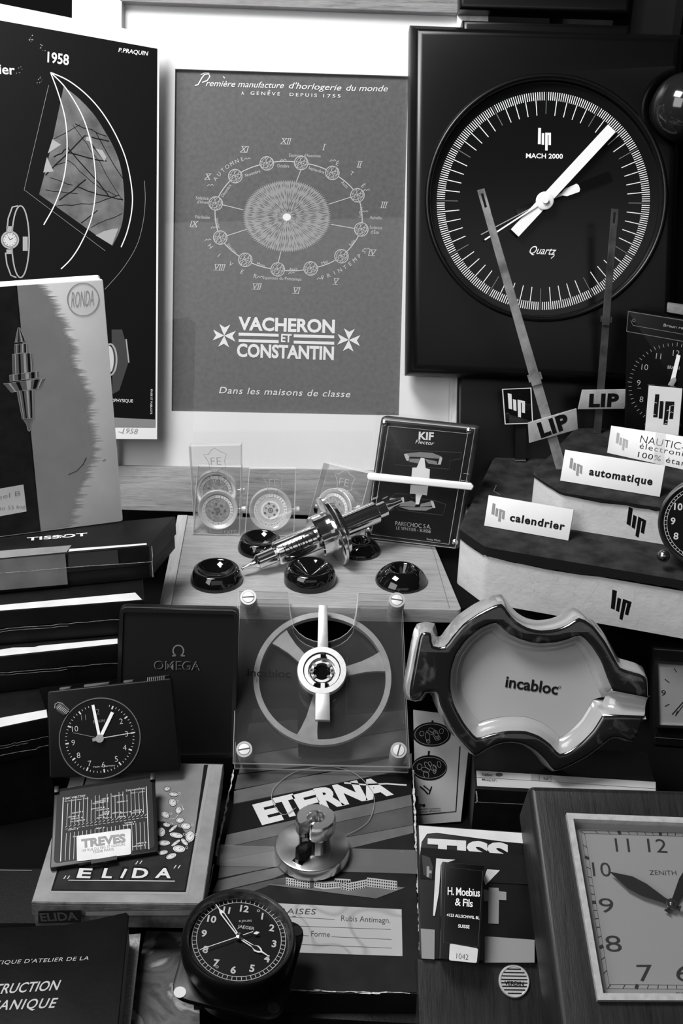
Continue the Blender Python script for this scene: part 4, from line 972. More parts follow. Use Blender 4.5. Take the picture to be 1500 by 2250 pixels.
I = Ink(PQ, .0026); I.bil(P4(1439, 866, 1482, 868, 1478, 934, 1433, 932), [[(0, 0), (.21, 0), (.21, .77), (0, .77)], [(.27, .22), (.46, .22), (.46, .8), (.27, .8)], [(.55, .22), (1, .22), (.98, .8), (.8, .8), (.82, .36), (.76, .36), (.72, 1), (.53, 1)]]); I.build('emblem', 'ink_black', sg)
I = Ink(PQ, .0028)
for x, y in ((1437, 886), (1434, 912), (1456, 884), (1464, 903), (1462, 925), (1474, 892), (1472, 907), (1459, 932)): I.line([(x, y), (x + 3, y - 2), (x + 6, y)], 1)
I.build('chips', 'ink_lightgrey', sg)

# desk clock behind the stand, at the edge
PR = edge((1372, 975), (1560, 1005), Z2 + .0004, 84)
dk = thing('desk_clock', 'black square quartz desk clock behind the white signs, cut by the picture edge', 'clock', PR)
RQ = P4(1378, 683, 1600, 720, 1590, 1005, 1370, 974)
MB().prism(PR, rounded(PR.hits(RQ), .002), -.018, 0, .001, 2).build('case', 'clock_black', dk)
I = Ink(PR, .0003); I.line(P4(1379, 684, 1600, 720), 1.4); I.line(P4(1376, 728, 1600, 768), 1.3); I.line(P4(1376, 728, 1380, 684), 1); I.line(P4(1385, 703, 1390, 715, 1600, 752), 1); I.ell(1392, 704, 3, w=1); I.build('trim_lines', 'ink_dim', dk)
I = Ink(PR, .0003); J = Ink(PR, .0003)
I.text('Braun reflex control', (1457, 717), (1560, 733), 6)
DR = Dial(PR, (1477, 848), 98, (1488, 751))
for k in range(60): J.lpoly(DR.bar(k * 6, .93, 1.0 if k % 5 else 1.02, .012))
DR.nums(I, [(0, '12'), (270, '9'), (300, '10'), (330, '11'), (240, '8'), (210, '7'), (30, '1'), (60, '2'), (90, '3'), (120, '4'), (150, '5'), (180, '6')], .77, .135, -.01)
I.text('BRAUN', (1466, 810), (1492, 812), 7, .01); I.build('numerals', 'ink_grey', dk); J.build('minute_marks', 'ink_mid', dk)
MB().prism(PR, PR.hits(P4(1472, 838, 1487, 778, 1495, 781, 1481, 842)), .001, .0016).build('minute_hand', 'white_hand', dk)
MB().pprism(PR, P4(1466, 846, 1476, 830, 1484, 829, 1486, 836, 1478, 850), .0017, .0024, .0003, 2, .001).build('hub', 'hub_grey', dk)
I = Ink(PR, .0004); I.line(P4(1400, 853, 1408, 853), 1.2); I.build('alarm_mark', 'ink_mid', dk)
MB().prism(PR, PR.hits(P4(1465, 667, 1620, 690, 1618, 712, 1464, 686), -.008), -.016, -.008, .0006, 2).build('top_bar', M('bar_grey', .16, .6, mott=(200, .4)) and 'bar_grey', dk)

# round alarm clock on the lower step
PN = edge((1452, 1238), (1560, 1256), Z1 + .006, 76)
ac = thing('alarm_clock', 'small round black alarm clock on a ball foot at the edge of the lower step', 'clock', PN)
c = (1547, 1150); r = 104
co_ = PN.hit(*c); kr = r * PN.scale(*c); O = PN.w(co_.x, co_.y)
MB().revolve(O, PN.n, [(-.018, 0), (-.018, kr * .85), (-.014, kr * .97), (-.001, kr), (.0015, kr * .985), (.002, kr * .95), (.0012, kr * .92), (0, kr * .90)], 72).build('case', M('bezel_dark', .08, .28, .8) and 'bezel_dark', ac)
MB().revolve(O, PN.n, [(.0002, kr * .905), (.0003, 0)], 64).build('dial', 'clock_face', ac)
DN = Dial(PN, c, r, (1556, 1046)); I = Ink(PN, .0006)
DN.nums(I, [(0, '12'), (30, '1'), (60, '2'), (90, '3'), (120, '4'), (150, '5'), (180, '6'), (210, '7'), (240, '8'), (270, '9'), (300, '10'), (330, '11')], .67, .15, .02)
I.ldisc(DN.o, kr * .80, w=.0003, n=64); I.ldisc(DN.o, kr * .86, w=.0003, n=64)
for k in range(60): I.lpoly(DN.bar(k * 6, .80, .86, .01))
I.lpoly(DN.shape(20, [(0, .02), (.5, .02), (.6, 0)])); I.lpoly(DN.shape(100, [(0, .02), (.35, .02), (.4, 0)]))
I.build('numerals', 'ink_lightgrey', ac)
for x, y in ((1457, 1221), (1600, 1250)):
    p = PN.hit(x, y); O2 = PN.w(p.x, p.y, .001); rb = 14.5 * PN.scale(x, y)
    MB().revolve(O2, (0, 0, 1), [(-rb * cos(pi * k / 14), rb * sin(pi * k / 14)) for k in range(15)], 28).build('ball_foot', M('brass', .35, .22, 1) and 'brass', ac)

# ================================================================== big flat watch box in the centre
ZQ = .035
PX = flat(ZQ, 690, 1900)
EQ = P4(424, 2182, 928, 2184, 896, 1556, 556, 1556)
M('eterna_dark', .010, .5, spec=.2, mott=(60, .3)); M('eterna_side', .005, .5, spec=.2)
et = boxthing('watch_parts_box', 'large worn flat box with a diagonal black band and big hand drawn white letters', 'box', EQ, ZQ, .015, 'eterna_side', parts=(('lid', 0, 1),))[0]
I = Ink(PX, .0003); I.poly(P4(428, 2178, 926, 2180, 894, 1558, 558, 1558)); I.build('lid_paper', 'eterna_dark', et)
M('stripe_grey', .10, .5, mott=(50, .22)); M('stripe_dim', .055, .5, mott=(50, .3))
# diagonal bands on the lid
I = Ink(PX, .0004); J = Ink(PX, .0004)
J.poly(P4(547, 1590, 895, 1560, 897, 1600, 533, 1660)); I.poly(P4(533, 1662, 897, 1602, 900, 1655, 524, 1700))
J.poly(P4(522, 1702, 700, 1684, 760, 1690, 515, 1735)); I.poly(P4(514, 1738, 830, 1672, 904, 1655, 905, 1688, 513, 1766))
I.poly(P4(498, 1834, 902, 1746, 905, 1770, 492, 1862)); J.poly(P4(492, 1863, 905, 1771, 907, 1812, 484, 1890)); I.poly(P4(484, 1891, 907, 1813, 908, 1830, 600, 1905, 479, 1930))
I.poly(P4(478, 1935, 560, 1915, 640, 1900, 660, 1905, 600, 1930, 466, 1962)); J.poly(P4(466, 1964, 590, 1935, 640, 1925, 585, 1948, 458, 1992))
I.build('light_stripes', 'stripe_grey', et); J.build('dim_stripes', 'stripe_dim', et)
I = Ink(PX, .0005); I.poly(P4(513, 1768, 905, 1690, 902, 1744, 499, 1832)); I.build('black_band', 'ink_black', et)
I = Ink(PX, .0007)
for ch, a, b, h in (('E', (574, 1810), (622, 1798), 44), ('T', (618, 1796), (664, 1785), 44), ('E', (663, 1788), (712, 1775), 44), ('R', (706, 1776), (758, 1766), 44), ('N', (750, 1767), (806, 1755), 44), ('A', (802, 1757), (863, 1743), 42)): I.text(ch, a, b, h, .055)
I.line(P4(756, 1720, 800, 1724, 850, 1722, 893, 1725), 5); I.build('lettering', 'ink_lightgrey', et)
I = Ink(PX, .0006); I.poly(P4(582, 1943, 745, 1935, 890, 1950, 826, 1974, 700, 1958)); I.build('street', 'stripe_grey', et)
I = Ink(PX, .0007); J = Ink(PX, .0008); K = Ink(PX, .0009)
for x0_, x1_, y0_, y1_, h in ((602, 628, 1942, 1943, 11), (628, 680, 1945, 1952, 17), (690, 712, 1950, 1954, 14), (712, 748, 1954, 1951, 14), (750, 766, 1953, 1958, 18), (766, 806, 1958, 1950, 18), (806, 872, 1948, 1956, 20), (735, 770, 1936, 1938, 6)):
    I.poly(P4(x0_, y0_ - h, x1_, y1_ - h, x1_, y1_, x0_, y0_))
    n = max(3, int((x1_ - x0_) / 5)); 
    for r_ in range(2 if h < 15 else 3):
        for q in range(n):
            t = (q + .25) / n; x = x0_ + (x1_ - x0_) * t; y = y0_ + (y1_ - y0_) * t - h + 3 + r_ * h / 3.2; J.poly(P4(x, y, x + 2.6, y, x + 2.6, y + 3, x, y + 3))
for x0_, x1_, y0_, y1_, h in ((680, 688, 1952, 1949, 17), (602, 628, 1942, 1943, 11)): K.poly(P4(x0_, y0_ - h, x1_, y1_ - h, x1_, y1_, x0_, y0_))
I.build('printed_buildings', 'ink_grey', et); J.build('printed_windows', 'ink_black', et); K.build('building_shade', 'ink_faint', et)
m, nt, b_ = nodes('stained_label'); co = coords(nt)
vo = nt.nodes.new('ShaderNodeTexVoronoi'); vo.feature = 'SMOOTH_F1'; vo.inputs['Scale'].default_value = 42; nt.links.new(co, vo.inputs['Vector'])
nt.links.new(ramp(nt, vo.outputs['Distance'], [(0, .34), (.42, .36), (.46, .26), (.50, .38), (1, .40)]), b_.inputs['Base Color']); b_.inputs['Roughness'].default_value = .7
I = Ink(PX, .0006); I.poly(P4(598, 1984, 882, 1998, 884, 2101, 600, 2091)); I.build('paper_label', 'stained_label', et)
I = Ink(PX, .0008); I.text('Rubis Antimagn.', (749, 2023), (857, 2028), 12, -.008); I.text('Forme', (683, 2057), (724, 2059), 12, -.008)
for a in (610, 2013, 735, 2020), (610, 2033, 858, 2042), (610, 2052, 678, 2056), (728, 2058, 860, 2064), (610, 2073, 860, 2083): I.line(P4(*a), .8)
I.build('label_print', 'ink_faint', et)
I = Ink(PX, .0009); I.text('FRAISES', (600, 2007), (692, 2009), 12, -.008, 1.05, .15); I.line(P4(642, 2013, 650, 2013), 1.2); I.build('handwriting', 'ink_faint', et)
I = Ink(PX, .0008)
def ragged(p0, p1, n, j, w):
    q = [(p0[0] + (p1[0] - p0[0]) * k / n + random.uniform(-j, j), p0[1] + (p1[1] - p0[1]) * k / n + random.uniform(-j, j)) for k in range(n + 1)]
    for u, v_ in zip(q, q[1:]): I.line([u, v_], w * random.uniform(.4, 1.5))
ragged((917, 1900), (927, 2180), 40, 1.3, 5); ragged((907, 1690), (914, 1870), 26, 1.2, 4); ragged((514, 1692), (474, 1880), 24, 1.4, 3.5); ragged((470, 1900), (448, 2000), 14, 1.4, 3)
ragged((640, 2176), (900, 2182), 16, 1.2, 2); ragged((780, 2180), (835, 2183), 6, 1, 4); ragged((690, 2174), (706, 2176), 2, 1, 4)
I.build('worn_edge', 'worn_edge', et)
I = Ink(PX, .0011); I.poly(P4(478, 1855, 600, 1862, 600, 1905, 475, 1900)); I.poly(P4(740, 1885, 917, 1878, 920, 1920, 745, 1915)); I.poly(P4(480, 1857, 925, 1868, 926, 1912, 478, 1902)); I.build('tape', 'tape', et)
boxthing('watch_parts_box', 'dark box under the large box with the diagonal band', 'box', quadz((640, 2234), (929, 2250), .019, .2), .0195, .0195, 'box_black')
# loose thread
pts = [(650, 1775), (622, 1790), (600, 1765), (597, 1745), (607, 1725), (640, 1700), (680, 1688), (730, 1685), (780, 1700), (815, 1735), (822, 1765), (812, 1800), (790, 1820), (760, 1835)]
tag(MB().tube([PX.w(*PX.hit(q.x, q.y, .0016), .0016) for q in spl([V(p) for p in pts])], .00022).build('loose_thread', M('thread', .3, .6) and 'thread', None, flat(ZQ + .0014, 700, 1750)), 'fine pale thread curled in a loop on the large box lid', 'thread')

# slotted chrome piece on the box
O = hitz(685, 1878, ZQ + .0012); kk = PX.scale(685, 1878); rb = 82 * kk
cp = thing('chrome_stand', 'heavy chrome slotted stand with a round foot on the large box lid', 'display stand', Pl(O, (1, 0, 0), (0, 0, 1)))
MB().revolve(O, (0, 0, 1), [(0, 0), (0, rb * .97), (.001, rb), (.0068, rb), (.0082, rb * .975), (.0085, rb * .95), (.009, 0)], 72).build('foot', M('chrome_soft', .75, .24, 1) and 'chrome_soft', cp)
sl = R(238)
hc_ = .0225
oo = O + V((.002, 0, .0085))
g = R(32)
MB().revolve(oo, (0, 0, 1), [(0, .0042), (0, .0105), (hc_ - .010, .0105), (hc_ - .010, .0042)], 48, sl + g, sl + 2 * pi - g, (1, 0, 0), True).build('column', 'chrome', cp)
g = R(22)
MB().revolve(oo, (0, 0, 1), [(hc_ - .010, .0052), (hc_ - .010, .0118), (hc_ - .009, .0125), (hc_ - .0012, .0125), (hc_, .0115), (hc_, .0058), (hc_ - .001, .0052)], 56, sl + g, sl + 2 * pi - g, (1, 0, 0), True).build('collar', 'chrome_soft', cp)
PSl = Pl(O + V((0, 0, .0088)), (1, 0, 0), (0, 0, 1))
dv = V((cos(sl), sin(sl))); nv = V((-dv.y, dv.x)); w_ = .0035
e0, e1 = V((.002, 0)), V((.002, 0)) + dv * .0205
MB().prism(PSl, [e0 - nv * w_, e1 - nv * w_, e1 + nv * w_, e0 + nv * w_], -.0002, .0004).build('slot', 'black_gloss', cp)
MB().prism(PSl, [e0 + dv * .006 - nv * w_, e1 - dv * .004 - nv * w_, e1 - nv * w_ * .3, e1 + nv * w_ * .3, e1 - dv * .004 + nv * w_, e0 + dv * .006 + nv * w_], .0004, .008).build('slot_reflection', 'black_gloss', cp)  # black block standing in for the slot's reflection on the foot

# ================================================================== clear balance wheel display
PI = edge((512, 1677), (900, 1687), ZQ + .0165, 38)
bw = thing('balance_display', 'square clear display of a large balance wheel between two screwed plates', 'display model', PI)
IQ = P4(523, 1297, 883, 1304, 900, 1686, 511, 1677)
q0 = [PI.hit(x, y) for x, y in IQ]
ctr = PI.hit(707, 1478); kI = PI.scale(707, 1478)
def notch(c):  # plate outline with the round bite in the top edge
    px = [(523, 1297), (634, 1299)] + [(634 + 1.5 * k + (785 - 634) * .5 * (1 - cos(pi * k / 12)) - 1.5 * k, 1300 + 40 * min(1, k / 2, (12 - k) / 2) + 70 * sin(pi * k / 12)) for k in range(1, 12)] + [(786, 1302), (883, 1304), (900, 1686), (511, 1677)]
    return PI.hits(px)
nq = ccw(notch(0))
def plate(c0, c1):
    mb = MB().prism(PI, nq, c0, c1, .0004, 1)
    for k in range(len(mb.f) - 2): mb.m[k] = 1
    return mb.build('plate', ['scuffed_plexi', 'plexi_edge'], bw, sm=0)
plate(-.003, 0); plate(-.018, -.015)
M('wheel_frost', .26, .45, mott=(80, .2)); M('alu', .5, .38, .75, mott=(300, .08)); M('alu_cream', .6, .4, .2)
cw = PI.hit(708, 1490, -.008); rw = 151 * PI.scale(707, 1490, -.008)
Cc = PI.w(cw.x, cw.y, -.008)
MB().revolve(Cc, PI.n, [(-.003, rw * .92), (-.003, rw), (.003, rw), (.003, rw * .92)], 96, loop=True).build('wheel_rim', 'wheel_frost', bw)
for a in (137, 17, 258):
    d = V((cos(R(a)), sin(R(a)))); n_ = V((-d.y, d.x))
    pr = [(.25, .06), (.45, .075), (.62, .085), (.80, .12), (.93, .16)]
    MB().prism(PI, [cw + d * t * rw + n_ * w * rw for t, w in pr] + [cw + d * t * rw - n_ * w * rw for t, w in pr[::-1]], -.0095, -.0065).build('spoke', 'wheel_frost', bw)
O2 = PI.w(ctr.x, ctr.y, 0)
r1_ = 54 * kI
MB().revolve(O2, PI.n, [(0, r1_ * .76), (0, r1_), (.0055, r1_), (.006, r1_ * .985), (.006, r1_ * .76)], 64, loop=True).build('hub_ring', 'alu', bw)
MB().revolve(O2, PI.n, [(0, r1_ * .50), (.0015, r1_ * .50), (.0015, r1_ * .56), (.0045, r1_ * .56), (.0045, r1_ * .72), (0, r1_ * .72)], 64, R(-62), R(242), tuple(PI.u), True).build('lyre_ring', 'alu', bw)
MB().revolve(O2, PI.n, [(.0, r1_ * .36), (.003, r1_ * .36), (.003, r1_ * .46), (0, r1_ * .46)], 48, loop=True).build('jewel_ring', 'brushed', bw)
MB().revolve(O2, PI.n, [(.0002, r1_ * .74), (.0003, 0)], 48).build('jewel', 'black_gloss', bw)
for a in (0, 180):
    d = rot2((1, 0), R(a)); p = ctr + d * r1_ * .42
    MB().revolve(PI.w(p.x, p.y, .003), PI.n, [(0, r1_ * .10), (.0016, r1_ * .10), (.0016, r1_ * .05), (.001, r1_ * .05)], 20).build('spring_eye', 'steel', bw)
for a in (40, 140, 220, 320):
    d = rot2((1, 0), R(a)); n_ = V((-d.y, d.x)) * r1_ * .05
    MB().prism(PI, [ctr + d * r1_ * .30 - n_, ctr + d * r1_ * .48 - n_, ctr + d * r1_ * .48 + n_, ctr + d * r1_ * .30 + n_], .003, .0042).build('spring_arm', 'steel', bw)
MB().pprism(PI, P4(700, 1329, 719, 1329, 721, 1428, 697, 1428), .001, .0058, .0005, 2).build('index_arm', 'alu', bw)
MB().pprism(PI, P4(693, 1522, 724, 1522, 725, 1582, 692, 1581), .001, .0058, .0005, 2).build('stud_arm', 'alu', bw)
MB().pprism(PI, P4(704, 1500, 714, 1500, 714, 1524, 703, 1524), .001, .005, .0003, 1).build('spring_tail', 'alu', bw)
MB().pprism(PI, P4(704, 1437, 716, 1437, 716, 1446, 704, 1446), .0062, .0066).build('slot', 'black_gloss', bw)
for (x, y), a in zip(P4(546, 1316, 871, 1322, 537, 1649, 875, 1651), (5, -8, 12, 75)):
    p = PI.hit(x, y); k2 = PI.scale(x, y); r_ = 18 * k2
    MB().revolve(PI.w(p.x, p.y, -.018), PI.n, [(0, 0), (0, r_), (.0195, r_), (.0215, r_ * .98), (.0215, r_ * .74), (.0208, r_ * .72)], 36).build('spacer', M('spacer', .38, .3, .1) and 'spacer', bw)
    s_ = MB().revolve(PI.w(p.x, p.y, .0026), PI.n, [(0, r_ * .72), (.0008, r_ * .72), (.0013, r_ * .66), (.0015, 0)], 28).build('screw', 'alu_cream', bw)
    d = rot2((1, 0), R(a)) * r_ * .7; I = Ink(PI, .0043); I.lline([p - d, p + d], .0008); I.build('screw_slot', 'ink_faint', s_)
I = Ink(PI, .0003); I.text('incabloc', (543, 1486), (638, 1489), 17, .008); I.build('engraving', M('engrave', .015, .9, spec=.05) and 'engrave', bw)
MB().pprism(PI, P4(680, 1384, 735, 1385, 738, 1560, 676, 1558), -.0145, -.0035).build('stand_block', 'plexi', bw) if False else None
MB().pprism(PI, P4(650, 1440, 764, 1442, 760, 1660, 655, 1657), -.026, -.0185, .0008, 1).build('prop', 'plexi', bw)

# ================================================================== round dashboard clock
PJ = Pl(hitz(530, 2062, .083), (1, -.03, 0), V((.10, -.14, 1)))
jc = thing('dashboard_clock', 'round black dashboard clock with cream hands on a square mounting flange', 'clock', Pl(PJ.w(0, 0, -.046), PJ.u, PJ.n))
cj = PJ.hit(525, 2060); kj = PJ.scale(525, 2062); rj = 126 * kj; OJ = PJ.w(cj.x, cj.y)
M('jaeger_black', .003, .35, spec=.28); M('jaeger_rim', .16, .28, .9, mott=(200, .6))
prf = [(-.044, 0), (-.044, rj * .66), (-.0245, rj * .68), (-.0245, rj * .86), (-.014, rj * .86), (-.013, rj * .97), (-.0095, rj), (-.003, rj), (.001, rj * .985), (.0022, rj * .95), (.002, rj * .91)]
MB().revolve(OJ, PJ.n, prf, 80).build('case', 'jaeger_black', jc)
MB().revolve(OJ, PJ.n, [(.002, rj * .912), (.0012, rj * .89), (-.0022, rj * .865), (-.004, rj * .86)], 80).build('bezel', 'jaeger_rim', jc)
PJd = PJ.off(-.004)
MB().prism(PJd, [cj + V((rj * .87 * cos(2 * pi * k / 72), rj * .87 * sin(2 * pi * k / 72))) for k in range(72)], -.001, 0).build('dial', 'clock_face', jc)
DJ = Dial(PJd, (525, 2062), 111, (543, 1963)); DJ.o = PJd.hit(525, 2063); DJ.r = rj * .865
I = Ink(PJd, .0003); J = Ink(PJd, .0003)
DJ.nums(I, [(0, '12'), (33, '1'), (60, '2'), (90, '3'), (120, '4'), (150, '5'), (180, '6'), (210, '7'), (240, '8'), (270, '9'), (300, '10'), (330, '11')], .72, .15, .03)
I.ldisc(DJ.o, DJ.r * .86, w=.0003, n=72); I.ldisc(DJ.o, DJ.r * .95, w=.0003, n=72)
for k in range(60): I.lpoly(DJ.bar(k * 6, .86, .95, .012))
I.text('8 JOURS', (525, 2026), (553, 2025), 4); I.ltext('JAEGER', DJ.p(20, .30), DJ.d(90), .07 * DJ.r, .01, ctr=True)
for a in (22, 205): I.ldisc(DJ.p(a, .78), DJ.r * .025, w=.0003, n=12)
I.build('numerals', 'ink_grey', jc)
def jhand(px, prof, c0, c1, nm, mat):
    q = PJd.hit(*px, c1) - DJ.o; dg = math.degrees(DJ.a - math.atan2(q.y, q.x)); return dg, MB().prism(PJd, DJ.shape(dg, prof), c0, c1).build(nm, mat, jc)
dg, _ = jhand((483, 1999), [(0, .025), (.35, .035), (.65, .045), (.70, .04), (.76, .012), (.92, .006)], .0014, .0018, 'minute_hand', 'ink_lightgrey')
MB().prism(PJd, DJ.shape(dg, [(.12, .005), (.35, .016), (.62, .022), (.66, .01)]), .0018, .0019).build('hand_inlay', 'clock_face', jc)
dg, _ = jhand((586, 2098), [(0, .025), (.25, .03), (.34, .03), (.42, .075), (.50, .06), (.56, .015), (.74, .006)], .0008, .0012, 'hour_hand', 'ink_lightgrey')
MB().prism(PJd, DJ.shape(dg, [(.10, .006), (.30, .012), (.40, .045), (.46, .04), (.52, .008)]), .0012, .0013).build('hand_inlay', 'clock_face', jc)
jhand((440, 2086), [(-.30, .006), (.0, .008), (.85, .006)], .0021, .0024, 'second_hand', 'ink_lightgrey')
q = PJd.hit(568, 2049, .0023) - DJ.o; dg = math.degrees(DJ.a - math.atan2(q.y, q.x)); MB().prism(PJd, DJ.shape(dg, [(.30, .01), (.36, .035), (.42, .004)]), .0021, .0024).build('second_tail', 'ink_lightgrey', jc)
MB().revolve(PJd.w(DJ.o.x, DJ.o.y, .0012), PJ.n, [(0, DJ.r * .07), (.0018, DJ.r * .07), (.002, DJ.r * .035), (.0024, 0)], 24).build('hub', 'brass', jc)
PJf = PJ.off(-.0205)
MB().prism(PJf, rounded(PJf.hits(P4(372, 2187, 430, 1985, 674, 2030, 616, 2248)), .010, 6), -.003, 0, .0006, 2).build('flange', 'jaeger_black', jc)
for x, y, mt in ((395, 2181, 'ink_lightgrey'), (601, 2216, 'black_matt'), (652, 2046, 'black_matt')):
    p = PJf.hit(x, y); MB().revolve(PJf.w(p.x, p.y, .0002), PJf.n, [(0, .0032), (.0003, .0032), (.0003, .0022), (.0002, 0)], 20).build('screw_hole', mt, jc)

# ================================================================== ceramic ashtray
PS = tilt(hitz(1215, 1702, .063), 64, -4)
ZA = lambda *a: [(860 + x / 2.344, 1260 + y / 2.344) for x, y in P4(*a)]
out_ = ZA(1318, 640, 1316, 560, 1308, 528, 1175, 490, 1150, 440, 1100, 350, 1040, 272, 1000, 243, 965, 222, 910, 265, 850, 288, 770, 297, 700, 283, 640, 248, 597, 200, 570, 152, 520, 170, 450, 205, 370, 260, 310, 330, 275, 385, 207, 380, 204, 302, 150, 305, 130, 400, 108, 520, 93, 600, 93, 655, 148, 656, 166, 610, 236, 610, 250, 680, 280, 745, 320, 820, 380, 890, 432, 945, 490, 905, 550, 878, 620, 868, 690, 882, 750, 918, 800, 968, 838, 1025, 900, 1000, 1000, 950, 1080, 890, 1140, 840, 1185, 848, 1243, 872, 1285, 800, 1300, 735)
inn_ = ZA(1090, 727, 1080, 745, 1040, 810, 980, 872, 920, 915, 865, 938, 820, 882, 760, 838, 690, 813, 600, 812, 520, 827, 437, 854, 370, 770, 322, 680, 302, 600, 306, 500, 332, 420, 390, 340, 460, 282, 540, 250, 600, 310, 680, 348, 760, 363, 850, 357, 920, 338, 975, 315, 1030, 372, 1080, 450, 1112, 540, 1142, 605)
def dens(pl, px, closed_end=None, step=.003):
    p = pl.hits(px); o = []
    for a_, b_2 in zip(p, p[1:]):
        n = max(1, int((b_2 - a_).length / step)); o += [a_ + (b_2 - a_) * (j / n) for j in range(n)]
    return o + [p[-1]]
def smooth(p, it=1):
    for _ in range(it):
        p = [p[0]] + [p[i - 1] * .2 + p[i] * .6 + p[i + 1] * .2 for i in range(1, len(p) - 1)] + [p[-1]]
    return p
oo_ = smooth(dens(PS, out_)); ii_ = smooth(dens(PS, inn_))
loop = oo_ + ii_; no = len(oo_)
if area2(loop) < 0: raise RuntimeError('ash winding')if False else None
flip = area2(loop) < 0
seq = loop[::-1] if flip else loop
isout = [True] * no + [False] * len(ii_)
isout = isout[::-1] if flip else isout
at = thing('ashtray', 'cream ceramic ashtray with a dark glazed rim shaped like a watch spring', 'ashtray', PS)
M('cream_glaze', .34, .16, spec=.5, coat=.4, mott=(14, .04))
m, nt, b_ = nodes('rim_glaze'); co = coords(nt)
n1 = noise(nt, co, 70, 4, .5, 1.0); nt.links.new(ramp(nt, n1, [(.0, .006), (.56, .010), (.62, .03), (.68, .06), (.72, .015)]), b_.inputs['Base Color']); b_.inputs['Roughness'].default_value = .12; b_.inputs['Coat Weight'].default_value = .5
def lring(d, cO, cI=None, dI=None):
    qo = offset(seq, d); qi = offset(seq, d if dI is None else dI)
    return [PS.w((qo if f_ else qi)[i].x, (qo if f_ else qi)[i].y, cO if f_ else (cO if cI is None else cI)) for i, f_ in enumerate(isout)]
mb = MB()
mb.loft([lring(.0045, -.027, -.0155, .0075), lring(.0042, -.024, -.0147, .0052), lring(.0026, -.012, -.0115, .0030), lring(.0010, -.004, -.006, .0014), lring(.0, -.0012)], False, False)
mb.build('body', 'cream_glaze', at, sm=60)
top = offset(seq, -.0022)
mb = MB().loft([lring(.0001, -.0013), lring(-.0008, -.0003), [PS.w(p.x, p.y, 0) for p in top]], False, False)
tri = tessellate_polygon([[V((p.x, p.y, 0)) for p in top]])
mb.add([PS.w(p.x, p.y, 0) for p in top], list(tri))
mb.build('rim', 'rim_glaze', at, sm=60)
# bowl floor and the groove for the cigarette
li = [p for p, f_ in zip(offset(seq, .0074), isout) if not f_]
gx = PS.hits(P4(1437, 1532, 1424, 1573))
fl = li + ([gx[1], gx[0]] if (li[0] - gx[1]).length > (li[0] - gx[0]).length else [gx[0], gx[1]])
hull = PS.hits(ZA(1090, 727, 1142, 605))
fl2 = li
mb = MB(); pts3 = [PS.w(p.x, p.y, -.0152) for p in fl2]
tri = tessellate_polygon([[V((p.x, p.y, 0)) for p in fl2]]); mb.add(pts3, list(tri))
g0 = PS.hits(ZA(1148, 590, 1332, 632, 1312, 752, 1080, 742)); 
rows = []
for t_, dz in ((0, -.0155), (.12, -.0125), (.3, -.0105), (1, -.0095)):
    A_ = g0[0] + (g0[1] - g0[0]) * t_; B_ = g0[3] + (g0[2] - g0[3]) * t_; row = []
    for k in range(11):
        s_ = k / 10; p = A_ + (B_ - A_) * s_; row.append(PS.w(p.x, p.y, dz + .009 * abs(2 * s_ - 1) ** 3))
    rows.append(row)
mb.loft(rows, False, False, closed=False)
mb.build('bowl_floor', 'cream_glaze', at, sm=60)
bk_ = MB(); q = offset(seq, .0045); tri = tessellate_polygon([[V((p.x, p.y, 0)) for p, f_ in zip(q, isout) if f_]]); bk_.add([PS.w(p.x, p.y, -.027) for p, f_ in zip(q, isout) if f_], list(tri)); bk_.build('base', 'cream_glaze', at, sm=0)
PSf = PS.off(-.0149); I = Ink(PSf); I.text('incabloc', (1109, 1509), (1224, 1526), 24, .022); I.ell(1229, 1510, 2.5, w=.9); I.build('lettering', 'ink_black', at)

# ================================================================== right: leaflet, index box, blister boxes
PLf = edge((900, 1813), (1012, 1805), .002, 62)
lf = thing('leaflet', 'white leaflet with two oval movement drawings standing below the ashtray', 'leaflet', PLf)
MB().pprism(PLf, P4(908, 1560, 1036, 1575, 1012, 1805, 914, 1812), -.0012, 0).build('paper', M('leaflet_paper', .42, .6) and 'leaflet_paper', lf)
I = Ink(PLf, .0002); I.ell(948, 1614, 42, 27); I.ell(943, 1687, 39, 28); I.build('drawings', 'ink_black', lf)
I = Ink(PLf, .0004)
for cx, cy in ((948, 1614), (943, 1687)):
    for k in range(9):
        a = k * 2.4; r = 8 + 3 * (k % 7); I.ell(cx + r * cos(a) * 1.1, cy + r * sin(a) * .6, random.uniform(4, 11), random.uniform(3, 7), w=1, n=16, rot=random.uniform(0, 90))
    I.ell(cx, cy, 37, 23, w=1)
I.build('drawing_lines', 'ink_mid', lf)
I = Ink(PLf, .0003); I.line(P4(1010, 1640, 1001, 1783, 914, 1791), 2.2); I.line(P4(949, 1592, 950, 1583), 4); I.line(P4(941, 1660, 942, 1650), 4)
I.line(P4(922, 1728, 932, 1736, 940, 1745), 3); I.line(P4(930, 1726, 945, 1738, 948, 1728, 942, 1745), 2.5)
I.text('178', (916, 1773), (934, 1772), 5.5, .04); I.text('chronographe compteur', (904, 1780), (968, 1777), 3.5); I.text('compteur d\'heures', (910, 1786), (968, 1782), 3.5); I.build('lettering', 'ink_black', lf)
cb = boxthing('index_box', 'black box with a white calibre label along its edge behind the wooden clock', 'box', quadz((1044, 1733), (1450, 1757), .05, .05), .05, .05, 'box_black')[0]
I = Ink(flat(.05), .0003); I.poly(P4(1046, 1693, 1440, 1718, 1440, 1746, 1048, 1727)); I.build('label', M('index_label', .40, .6) and 'index_label', cb)
